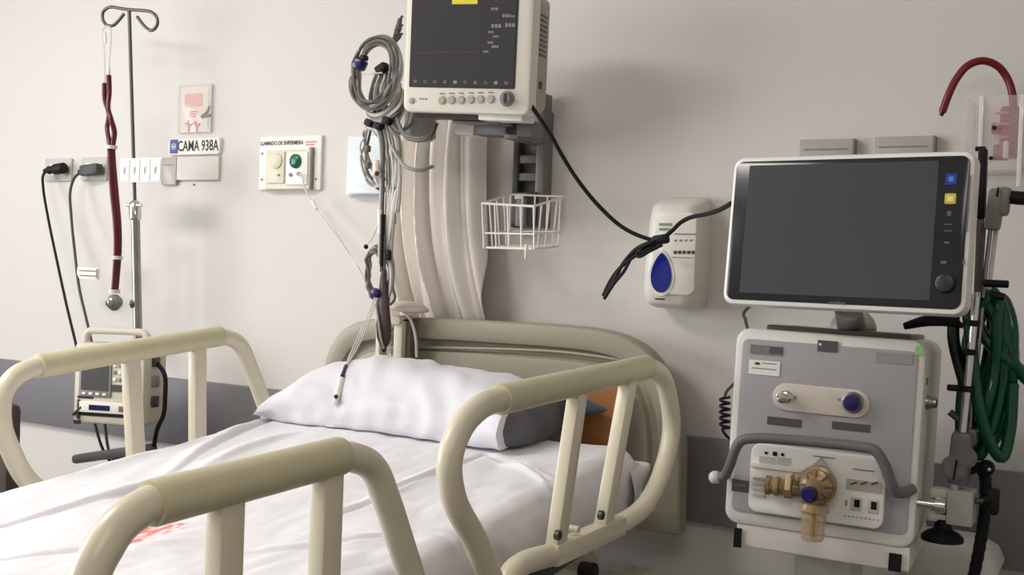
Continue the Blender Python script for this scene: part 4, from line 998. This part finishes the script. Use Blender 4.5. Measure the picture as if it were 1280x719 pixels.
vp('status_lamp', (1144, 433, 1154, 444), mat('status_green', (140, 172, 124), .4, emis=((110, 190, 80), .12)), .003, .002)
cp = vp('control_plate', (965.5, 483, 1088, 518), mat('control_cream', (206, 196, 186), .4), .006, .03, bev=.002)
x, z = VB.uv(982.5, 495.5); nz_ = obj('nozzle', G().lathe([(.011, -.004), (.011, .004), (.008, .006), (.008, .020), (.0105, .021), (.0105, .026), (.006, .028)], (x, -.004, z), (0, -1, 0), 18), M_chrome, cp, VB.M)
x, z = VB.uv(1067, 503); kr = obj('knob_ring', G().lathe([(.0175, -.002), (.0175, .006), (.015, .008)], (x, -.004, z), (0, -1, 0), 24), M_steel, cp, VB.M)
obj('blue_knob', G().lathe([(.014, .004), (.0145, .016), (.0125, .022), (.005, .024)], (x, -.004, z), (0, -1, 0), 24), M_navy, kr, VB.M)
for px in ((993, 495, 996, 499), (1048, 498, 1051, 501)): vp('plate_mark', px, M_inkg, .0068, .0005, cp)
vp('dark_label', (959, 522.5, 1002, 532.5), M_labd); vp('dark_label', (1040, 529, 1088, 538.5), M_labd)
vp('rating_label', (915, 600, 936.5, 615), M_labd); vp('rating_print', (918, 606, 933, 607.5), M_lab, .0042)
# grab handle bent across the front
hh = -.055
def vw3(px, py, y): x, z = VB.uv(px, py, y); return VB.w(x, y, z)
M_hand = mat('handle_grey', (104, 104, 106), .42, var=.03)
hpts = [vw3(893, 597, -.02), vw3(905, 595, -.03), vw3(913, 580, -.045), vw3(919, 562, -.052), vw3(927, 551, -.055), vw3(945, 548, -.055), vw3(1010, 552, -.055), vw3(1075, 559, -.055), vw3(1093, 563, -.055), vw3(1104, 578, -.052), vw3(1113, 602, -.045), vw3(1120, 615, -.035), vw3(1130, 616, -.02), vw3(1141, 611, -.004)]
obj('grab_handle', G().tube(hpts, .0088, 12, 6), M_hand, t)
a = vw3(894, 597, -.025); obj('handle_end_ball', G().ball(a, .0115, seg=14).cyl(a, vw3(907, 596, -.004), .006, seg=10), M_vent, t)
# patient module: white panel with ports, valve and water cup
mp = vp('patient_module', (938, 562, 1108, 650), M_white, .014, .016, bev=.004, back=0)
mp.data.materials[0] = M_white
# shear of the measured outline is small; ledge and details ride on the panel
def vm_(name, px, m, d, r=.001, bev=0.0, back=-.012):
    return vp(name, px, m, d, r, mp, bev, back)
vm_('ledge', (940, 582, 1030, 588), M_white, .019, .002, .0015)
vm_('port_recess', (951, 570, 971, 579), M_sock, .0152, .0015); vm_('port_recess', (973.5, 571.5, 990, 580.5), M_sock, .0152, .0015)
for a, b, s in ((959.5, 565.5, 1.6), (970.5, 566.5, 2.6), (980, 567.5, 1.8)): vm_('port_hole', (a - s, b - s, a + s, b + s), M_black, .0152, .001)
vm_('module_print', (1018, 570, 1046, 571.5), M_inkg, .0146); vm_('module_print', (1067, 586, 1094, 588), M_inkg, .0146)
vm_('display_strip', (1059, 600, 1103, 613), mat('strip_grey', (168, 162, 152), .4), .0155, .002)
for k in range(3):
    x0, x1, z0, z1 = VB.rect(1063 + k * 13, 602, 1071 + k * 13, 606, -.014); obj('strip_mark', G().beam((x0, -.0158, z0), (x1, -.0158, z1), .003, .002, .0003, V((0, 1, 0))), M_dkgrey, mp, VB.M)
for px in ((1065, 620.5, 1078, 637), (1086, 623, 1099, 640)):
    s = vm_('socket', px, M_sock, .0165, .001, .0008); x0, x1, z0, z1 = VB.rect(px[0] + 3, px[1] + 4, px[2] - 3, px[3] - 3, -.014)
    obj('socket_hole', G().plate(x0, x1, z0, z1, .001, -.0175, -.012), M_black, mp, VB.M)
vm_('module_mark', (1058, 624, 1060.5, 631), M_inkg, .0152)
for k in range(9): x, z = VB.uv(1056 + k * 5.2, 645 + k * .7, -.014); obj('edge_mark', G().span(x - .001, x + .001, -.0150, -.013, z - .001, z + .001), M_inkg, mp, VB.M)
# amber valve: barrel, round head, blue cap, cup
def rib(a, b, rs): return G().lathe(rs, a, b - a, 20)
a, b = VB.uv(958, 606.5, -.03), VB.uv(1005, 612.5, -.03)
A3, B3 = V((a[0], -.03, a[1])), V((b[0], -.03, b[1])); LL = (B3 - A3).length
vb = obj('valve_barrel', G().lathe([(.010, 0), (.0165, 0), (.0165, LL * .1), (.014, LL * .14), (.014, LL * .22), (.017, LL * .26), (.017, LL * .34), (.0135, LL * .38), (.0135, LL * .5), (.018, LL * .52), (.018, LL * .70), (.014, LL * .74), (.011, LL)], A3, B3 - A3, 20), M_ambers, mp, VB.M)
x, z = VB.uv(999, 604, -.04)
obj('barrel_clip', G().plate(x - .021, x - .012, z - .013, z + .013, .002, -.052, -.02, bev=.001), mat('amber_pale', (206, 184, 140), .3), vb, VB.M)
for k in range(4): x, z = VB.uv(944, 598 + k * 7, -.018); obj('inlet_rib', G().span(x - .004, x + .016, -.019, -.010, z - .002, z + .002, .0005), M_sock, mp, VB.M)
x, z = VB.uv(1022, 606, -.03)
vhd = obj('valve_head', G().lathe([(.029, -.022), (.029, -.006), (.032, -.004), (.032, .006), (.027, .008), (.026, .014), (.018, .017), (.010, .022)], (x, -.034, z), (0, -1, 0), 26), M_ambers, mp, VB.M)
obj('housing_point', G().prism([(x - .016, -.022, z + .026), (x, -.022, z + .044), (x + .016, -.022, z + .026)], (0, .012, 0)), M_sock, mp, VB.M)
for k in range(8):
    an = 2 * math.pi * k / 8; obj('head_rib', G().beam((x + .012 * math.cos(an), -.052, z + .012 * math.sin(an)), (x + .025 * math.cos(an), -.047, z + .025 * math.sin(an)), .004, .004, .001, V((0, 1, 0))), mat('amber_dark', (96, 72, 44), .3), vhd, VB.M)
x, z = VB.uv(1012, 618, -.06); obj('blue_cap', G().lathe([(.010, -.012), (.0135, 0), (.0135, .008), (.010, .012)], (x, -.058, z), (-.15, -1, -.1), 20), M_navy, vhd, VB.M, label='dark blue cap')
x, z = VB.uv(1018, 634, -.04)
cup = obj('water_cup', G().lathe([(.023, .006), (.0245, 0), (.0245, -.006), (.020, -.010), (.0185, -.050), (.0165, -.054)], (x, -.042, z), (0, 0, 1), 22), M_amber, mp, VB.M, label='transparent amber cup')
obj('cup_stem', G().cyl((x, -.042, z), (x, -.042, z - .048), .004, seg=10).cyl((x, -.042, z - .001), (x, -.042, z + .014), .014, .018, 14), M_ambers, cup, VB.M)
# lower tray with black latches, side hardware
bx = G().plate(-vw / 2 + .022, vw / 2 - .006, -vh / 2 - .038, -vh / 2 + .002, .004, .006, .29, bev=.003)
tr = obj('lower_tray', bx, M_vent, t, VB.M)
for px in ((918, 660, 927, 684), (1111, 692, 1127, 714)):
    x0, x1, z0, z1 = VB.rect(*px, .006); obj('latch', G().plate(x0, x1, z0, z1, .001, .001, .02), M_black, tr, VB.M)
for zz, yy in ((.095, .03),):
    obj('side_screw', G().lathe([(.012, -.004), (.012, .004), (.009, .010), (.009, .016), (.004, .018)], (vw / 2, .04, VB.uv(1176, 505, .03)[1]), (1, 0, 0), 18), M_steel, t, VB.M)
obj('side_label', G().span(vw / 2 - .001, vw / 2 + .0008, .02, .05, VB.uv(1172, 478, .03)[1] - .006, VB.uv(1172, 478, .03)[1] + .006), mat('maroon_label', (128, 96, 96), .5), t, VB.M)
# chrome rail bolt and white clamp block on the right-hand side
z = VB.uv(1165, 630, .02)[1]
obj('rail_bolt', G().lathe([(.0075, 0), (.0075, .030), (.013, .031), (.013, .045), (.008, .046)], (vw / 2 - .004, .012, z), (1, 0, 0), 18), M_chrome, t, VB.M)
# screen and its neck
n0 = VB.w(.02, .13, vh / 2 + .008); n1 = VM.w(0.005, .05, -mh / 2 + .01)
obj('screen_neck', G().lathe([(.040, 0), (.040, .006), (.034, .012), (.026, .020), (.024, (n1 - n0).length)], n0, n1 - n0, 28), mat('neck_silver', (176, 173, 166), .32, metal=.6), t)
mon = obj('screen_housing', G().plate(-mw / 2, mw / 2, -mh / 2, mh / 2, .020, 0, .032, bev=.007, n=8), M_white, t, VM.M)
obj('housing_back', G().plate(-mw / 2 + .04, mw / 2 - .04, -mh / 2 + .03, mh / 2 - .03, .03, .03, .065, bev=.01), M_vent, mon, VM.M)
gl = obj('glass_front', G().plate(-mw / 2 + .0075, mw / 2 - .0075, -mh / 2 + .0085, mh / 2 - .0085, .014, -.0015, .006, n=8, bev=.0008), M_blackg, mon, VM.M)
def vs_(name, px, m, d=.0022, r=.001, bev=0.0): 
    x0, x1, z0, z1 = VM.rect(*px, -.0015); return obj(name, G().plate(x0, x1, z0, z1, r, -d, -.001, bev=bev), m, mon, VM.M)
x0, x1 = VM.uv(931, 290)[0], VM.uv(1168, 290)[0]; z1 = VM.uv(1050, 204.5)[1]; z0 = VM.uv(1050, 371)[1]
obj('screen', G().plate(x0, x1, z0, z1, .001, -.0021, -.001), mat('ventilator_lcd', (66, 67, 70), .22, var=.02), mon, VM.M)
vs_('blue_key', (1182, 217, 1196, 231), mat('key_blue', (28, 62, 150), .35), r=.002, d=.0024)
vs_('blue_key_icon', (1186, 221, 1192, 227), mat('key_blue_light', (92, 128, 196), .35), d=.0028)
vs_('yellow_key', (1181, 242, 1195, 255), mat('key_yellow', (200, 186, 60), .35), r=.002, d=.0024)
vs_('yellow_key_icon', (1184, 245, 1192, 252), mat('key_yellow_light', (226, 218, 150), .35), d=.0028)
M_icon = mat('icon_grey', (88, 88, 92), .4)
vs_('key_icon', (1184, 264, 1189, 270), M_icon); vs_('key_icon', (1180, 280, 1190, 281.3), M_icon); vs_('key_icon', (1180, 288, 1190, 289.3), M_icon); vs_('key_icon', (1180, 302, 1187, 304.5), M_icon); vs_('key_icon', (1176, 326, 1183, 330), M_icon); vs_('key_icon', (1203, 325, 1206, 331), M_icon)
vs_('alarm_light_bar', (1209.5, 219, 1211.5, 290), mat('lightbar', (92, 92, 96), .3), d=.003)
x, z = VM.uv(1183, 355); obj('rotary_knob', G().lathe([(.0150, 0), (.0150, .006), (.0135, .012), (.011, .013)], (x, -.001, z), (0, -1, 0), 26), mat('knob_black', (40, 40, 43), .35), mon, VM.M)
x, z = VM.uv(1046.5, 379); text('brand_print', 'mindray', .0085, mat('brand_grey', (120, 118, 118), .5), mon, VM.M @ Matrix.Translation((x, -.0020, z)))
# trolley column and feet
cb = VB.w(0, .15, -vh / 2 - .038)
obj('column', G().plate(cb.x - .05, cb.x + .05, .12, cb.z + .004, .012, cb.y - .045, cb.y + .045, bev=.006), M_vent, t)
bp = obj('trolley_base', G().box((cb.x, cb.y, .115), (.36, .16, .05), .02).box((cb.x, cb.y, .113), (.12, .30, .046), .02), M_vent, t)
for sx in (-1, 1):
    for sy in (-1, 1):
        p = V((cb.x + sx * .15, cb.y + sy * .06, .045)); obj('caster', G().cyl(p + V((-.012, 0, 0)), p + V((.012, 0, 0)), .045, seg=20, bev=.004).cyl(p, p + V((0, 0, .06)), .01, seg=10), M_black, bp)

# curly cord and power lead behind the ventilator
g = G(); pts = []
for k in range(44):
    a = k * math.pi / 4; c = at(906, 496 + k * .95, y=-.30); pts.append(c + V((.009 * math.cos(a), .009 * math.sin(a), 0)))
pts = pts + [at(908, 545, y=-.28), VB.w(-vw / 2 + .02, .29, -.11)]
t = thing('coiled_cord', 'black coiled cord hanging at the edge of the ventilator', 'cord', at(906, 536, y=-.30))
obj('coil', G().tube(pts, .0028, 7, 3), M_black, t)
obj('hanging_lead', G().tube([VM.w(-.13, .06, -.09)] + path((932, 388, -.44), (932.5, 402, -.36), (934, 420, -.26), (925, 470, -.28), (908, 490, -.30), (906, 496, -.30)), .003, 8), M_dkgrey, t)

# ------------------------------------------------------------------ support arm and hoses on the right of the ventilator
AYR = -.42
def pr(px, py, y=AYR): return at(px, py, y=y)
t = thing('hose_support_arm', 'chrome hose support arm with grey joints and black knobs beside the ventilator', 'support arm', pr(1205, 655))
obj('chrome_rod', G().cyl(pr(1221, 365), pr(1203, 548), .0065, seg=16), M_chrome, t)
obj('second_rod', G().cyl(pr(1228, 380, AYR + .03), pr(1210, 560, AYR + .03), .0045, seg=12), M_steel, t)
for a, b in ((1215, 404), (1211, 440), (1208, 486)):
    p = pr(a, b); obj('black_ring', G().lathe([(.0066, -.005), (.0115, -.005), (.0115, .005), (.0066, .005)], p, pr(1221, 365) - pr(1203, 548), 16), M_black, t)
p0, p1 = pr(1184, 484.5), pr(1210, 486.5); obj('cross_peg', G().cyl(p0, p1, .0055, seg=12, bev=.001), M_black, t)
p0, p1 = pr(1187, 515, AYR + .02), pr(1202, 527, AYR + .02); obj('cross_peg', G().cyl(p0, p1, .006, seg=12), M_dkgrey, t)
M_joint = mat('joint_grey', (104, 103, 106), .4)
jb = obj('lower_joint', G().beam(pr(1204, 540), pr(1197, 606), .03, .034, .008, V((0, 1, 0))).cyl(pr(1193, 585, AYR - .022), pr(1193, 585, AYR + .02), .021, seg=22, bev=.004).cyl(pr(1207, 572, AYR - .02), pr(1207, 572, AYR + .02), .018, seg=22, bev=.004).beam(pr(1214, 536, AYR + .02), pr(1213, 556, AYR + .02), .02, .02, .005), M_joint, t)
obj('joint_groove', G().beam(pr(1196, 575, AYR - .024), pr(1192, 600, AYR - .024), .003, .004, .001), M_black, jb)
x0, x1, z0, z1 = (lambda a, b, c, d_: (a.x, b.x, d_.z, a.z))(pr(1186, 610), pr(1219, 610), pr(1219, 654), pr(1186, 653))
bl = obj('clamp_block', G().plate(x0, x1, z0, z1, .003, AYR - .02, AYR + .03, bev=.002).span(x0 + .004, x0 + .016, AYR - .01, AYR + .02, z1 - .002, z1 + .012, .002), mat('block_grey_white', (176, 174, 168), .45), t)
obj('clamp_jaw', G().span(x0 - .028, x0 + .002, AYR - .01, AYR + .02, z1 - .018, z1 - .002, .004), M_vent, bl)
obj('clamp_jaw', G().span(x0 - .03, x0 + .002, AYR - .01, AYR + .02, z0, z0 + .012, .003), M_vent, bl)
obj('jaw_gap', G().span(x0 - .012, x0 + .001, AYR - .005, AYR + .015, z0 + .012, z0 + .03, .002), M_black, bl)
p0, p1 = pr(1219, 626), pr(1238, 627); ks = obj('spindle', G().cyl(p0, p1, .005, seg=12), M_dksteel, t)
p = pr(1243, 627); obj('wing_knob', G().beam(p + V((0, 0, -.022)), p + V((0, 0, .022)), .014, .03, .006, V((1, 0, 0))).cyl(p + V((-.016, 0, 0)), p, .009, .012, 14), M_black, ks)
p = pr(1178, 668, AYR); obj('hand_wheel', G().lathe([(.012, .026), (.014, .010), (.026, .004), (.034, -.004), (.034, -.010), (.01, -.012)], p, (0, 0, 1), 22), M_black, t)
# upper clamp, rods, pegs
uc = obj('upper_clamp', G().beam(pr(1240, 288), pr(1247, 236), .030, .024, .006, V((0, 1, 0))).beam(pr(1252, 270), pr(1257, 234), .030, .020, .006, V((0, 1, 0))), mat('clamp_grey', (128, 124, 118), .45), t)
obj('clamp_slit', G().beam(pr(1246, 246, AYR - .017), pr(1248, 234, AYR - .017), .003, .004, .001), M_black, uc)
p0, p1 = pr(1259, 246), pr(1292, 250); obj('black_elbow', G().tube([p0, p0.lerp(p1, .4), p1, p1 + V((.02, 0, -.03))], .011, 12), M_black, uc)
for a, b, c, d_, m in ((1238, 288, 1228, 372, M_steel), (1245, 288, 1236, 362, M_cablel), (1230, 280, 1224, 372, M_dksteel)):
    obj('clamp_rod', G().cyl(pr(a, b, AYR + .01), pr(c, d_, AYR + .01), .0036, seg=10), m, t)
for a, b, c, d_ in ((1229, 354, 1261, 355.5), (1238, 368, 1256, 372)):
    obj('black_peg', G().cyl(pr(a, b, AYR - .02), pr(c, d_, AYR - .02), .0062, seg=12, bev=.001), M_black, t)
p0, p1 = pr(1229, 186, -.40), pr(1226, 274, -.40); obj('black_post', G().beam(p0, p1, .014, .02, .003, V((1, 0, 0))).cyl(p0 + V((-.012, 0, .0)), p0 + V((.004, 0, 0)), .004, seg=8), M_black, t)
p0, p1 = pr(1226, 274, -.40), pr(1222, 372, -.40); obj('grey_post', G().beam(p0, p1, .012, .016, .003, V((1, 0, 0))), M_joint, t)
# black arm leaving the back of the screen
g = G().tube([pr(1130, 408, -.40), pr(1160, 401, -.40), pr(1188, 402, -.40), pr(1204, 408, -.40)], lambda u: .004 + .006 * math.sin(math.pi * min(1, u * .9 + .1)), 12)
obj('black_lever', g, M_black, t)
g = G().tube([pr(1192, 395, -.39), pr(1192, 425, -.39), pr(1200, 460, -.39), pr(1209, 490, -.39)], .010, 12)
obj('dark_hose', g, mat('dark_green_hose', (10, 26, 22), .35), t)
# green oxygen hose
t = thing('green_hose', 'coiled dark green gas hose hanging on the support arm', 'hose', pr(1240, 580, -.34))
HY = -.36
for k, (cx, cy, rx, ry, ti) in enumerate(((1226, 462, 17, 104, .10), (1232, 470, 22, 108, .08), (1238, 466, 26, 104, .05), (1234, 455, 30, 96, .02), (1219, 450, 12, 92, .13))):
    c = at(cx, cy, y=HY); s = (at(cx + 10, cy, y=HY) - c).length / 10
    obj('loop', G().tube(loopy(c, rx * s, ry * s, HY + .012 * k - .02, n=16, ph=.3 * k, jit=.03, tilt=-ti, yj=.008), .0100, 12, 6, closed=True), M_hose, t)
obj('feed', G().tube(path((1218, 366, -.38), (1236, 385, -.38), (1256, 425, -.37), (1270, 458, -.36), (1290, 480, -.34), (1320, 488, -.28)) + [V((.10, -.18, 1.06)), V((.28, -.10, 1.18)), V((.34, -.06, 1.30))], .0100, 12), M_hose, t)
obj('feed', G().tube(path((1212, 372, -.37), (1230, 420, -.37), (1256, 448, -.37), (1276, 462, -.35), (1310, 464, -.29)) + [V((.12, -.20, 1.10)), V((.22, -.12, 1.20)), V((.26, -.06, 1.30))], .0100, 12), M_hose, t)
for p in (V((.34, -.06, 1.30)), V((.26, -.06, 1.30))):
    obj('hose_plug', G().lathe([(.012, 0), (.016, .01), (.016, .03), (.024, .034), (.024, .058)], p + V((0, 0, .0)), (0, 1, .0), 18), M_green, t)
obj('tail', G().tube(path((1208, 372, -.40), (1214, 430, -.40), (1222, 500, -.40), (1238, 555, -.39), (1252, 572, -.38), (1262, 540, -.37), (1266, 480, -.36)), .0100, 12), M_hose, t)
# black corrugated hose
t = thing('corrugated_hose', 'black corrugated hose hanging below the green hose', 'hose', pr(1222, 719, -.36))
pc = catmull(path((1209, 588, -.36), (1222, 584, -.36), (1230, 592, -.36), (1232, 615, -.36), (1231, 640, -.36), (1226, 675, -.36), (1219, 712, -.36), (1208, 760, -.36), (1190, 830, -.36)), 12)
rings_ = len(pc)
obj('hose', G().tube(pc, lambda u: .0098 + .0005 * math.sin(u * rings_ * 1.6), 14, smooth=False), M_black, t)
p = pr(1233, 585, -.37); obj('hose_fitting', G().ball(p, .014, seg=14).cyl(p + V((-.05, 0, -.002)), p, .009, seg=12), M_black, t)
p = pr(1236, 587, -.388); obj('chrome_button', G().ball(p, .004, seg=8), M_chrome, t)

# ------------------------------------------------------------------ clear wall container with red tube
t = thing('clear_container', 'clear acrylic wall container with a red device inside beside the ventilator', 'container', at(1245, 215, y=-.05))
x0, x1 = at(1207, 160, y=-.1).x, at(1207, 160, y=-.1).x + .18; z1, z0 = at(1240, 120, y=-.1).z, at(1240, 214, y=-.1).z
for nm, a in (('front_pane', (x0, x1, -.104, -.100, z0, z1)), ('side_pane', (x0, x0 + .004, -.100, 0, z0, z1)), ('side_pane', (x1 - .004, x1, -.100, 0, z0, z1)), ('bottom_pane', (x0 + .004, x1 - .004, -.100, 0, z0, z0 + .004))):
    obj(nm, G().span(*a, .0005), M_clear, t)
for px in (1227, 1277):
    x = at(px, 150, y=-.1).x; obj('highlight_strip', G().span(x - .004, x + .004, -.108, -.104, z0 - .03 if px > 1250 else z0, z1, .001), M_clearedge, t)  # pale strips imitate bright vertical highlights on the acrylic
x = at(1262, 165, y=-.06).x
M_rdev = mat('red_device', (140, 34, 44), .35, var=.2, scale=25)
dv = obj('red_device', G().box((x, -.05, at(1262, 165, y=-.06).z), (.036, .04, .10), .008).box((x - .018, -.052, at(1262, 160, y=-.06).z), (.03, .034, .022), .005).box((x - .014, -.052, at(1262, 190, y=-.06).z), (.028, .03, .03), .005), M_rdev, t)
for py in (142, 156, 172): obj('pale_band', G().box((x - .012, -.072, at(1262, py, y=-.06).z), (.026, .008, .005), .002), M_redink, dv)
obj('white_inset', G().box((x - .004, -.074, at(1262, 188, y=-.06).z), (.010, .008, .032), .002), M_paper, dv)
for px, py in ((1243, 160), (1239, 198)):
    q = at(px, py, y=-.106); obj('black_screw', G().cyl(q, q + V((0, -.006, 0)), .004, seg=12), M_black, t)
t = thing('red_suction_tube', 'thick dark red tube arching out of the clear container', 'tube', at(1177, 145, y=-.10))
obj('tube', G().tube(path((1178, 140, -.10), (1186, 118, -.10), (1196, 98, -.095), (1210, 82, -.09), (1228, 76, -.08), (1246, 82, -.07), (1258, 96, -.06), (1265, 115, -.06), (1267, 135, -.06)), .0075, 14), M_red2, t)
obj('tube_tip', G().cyl(at(1179, 138, y=-.10), at(1176, 145, y=-.10), .006, .004, 12), M_red, t)

# white bin and dark chair at the margins of the view
t = thing('white_bin', 'white lidded waste bin with a small red mark behind the ventilator', 'bin', (at(1195, 720, y=-.12).x, -.13, 0))
c = at(1186, 690, y=-.12)
zt = at(1170, 672, y=-.2).z
def binloop(w_, d_, z): return [(c.x + x, -.14 + y, z) for x, y in rrect(-w_ / 2, w_ / 2, -d_ / 2, d_ / 2, .03, 5)]
obj('bin_body', G().rings([binloop(.15, .15, 0.0), binloop(.155, .155, .01), binloop(.17, .17, zt - .06)]), M_vent, t)
ld = obj('bin_lid', G().rings([binloop(.185, .185, zt - .06), binloop(.19, .19, zt - .05), binloop(.17, .17, zt - .025), binloop(.12, .12, zt - .006), binloop(.05, .05, zt)]), M_vent, t, angle=60)
ce = at(19, 540, y=-.5); CXc = ce.x - .235; CYc = -.74
t = thing('visitor_chair', 'dark brown upholstered visitor chair beyond the far side rail', 'chair', (CXc, CYc, 0))
M_chair = mat('brown_upholstery', (74, 66, 58), .7, bump=.15)
obj('seat', G().box((CXc, CYc, .44), (.46, .46, .09), .03), M_chair, t)
obj('backrest', G().box((CXc, CYc + .24, .66), (.47, .05, .36), .02), M_chair, t)
for sx in (-1, 1):
    for sy in (-1, 1): obj('leg', G().cyl((CXc + sx * .2, CYc + sy * .2, 0), (CXc + sx * .19, CYc + sy * .19, .40), .013, .015, 12), M_dksteel, t)
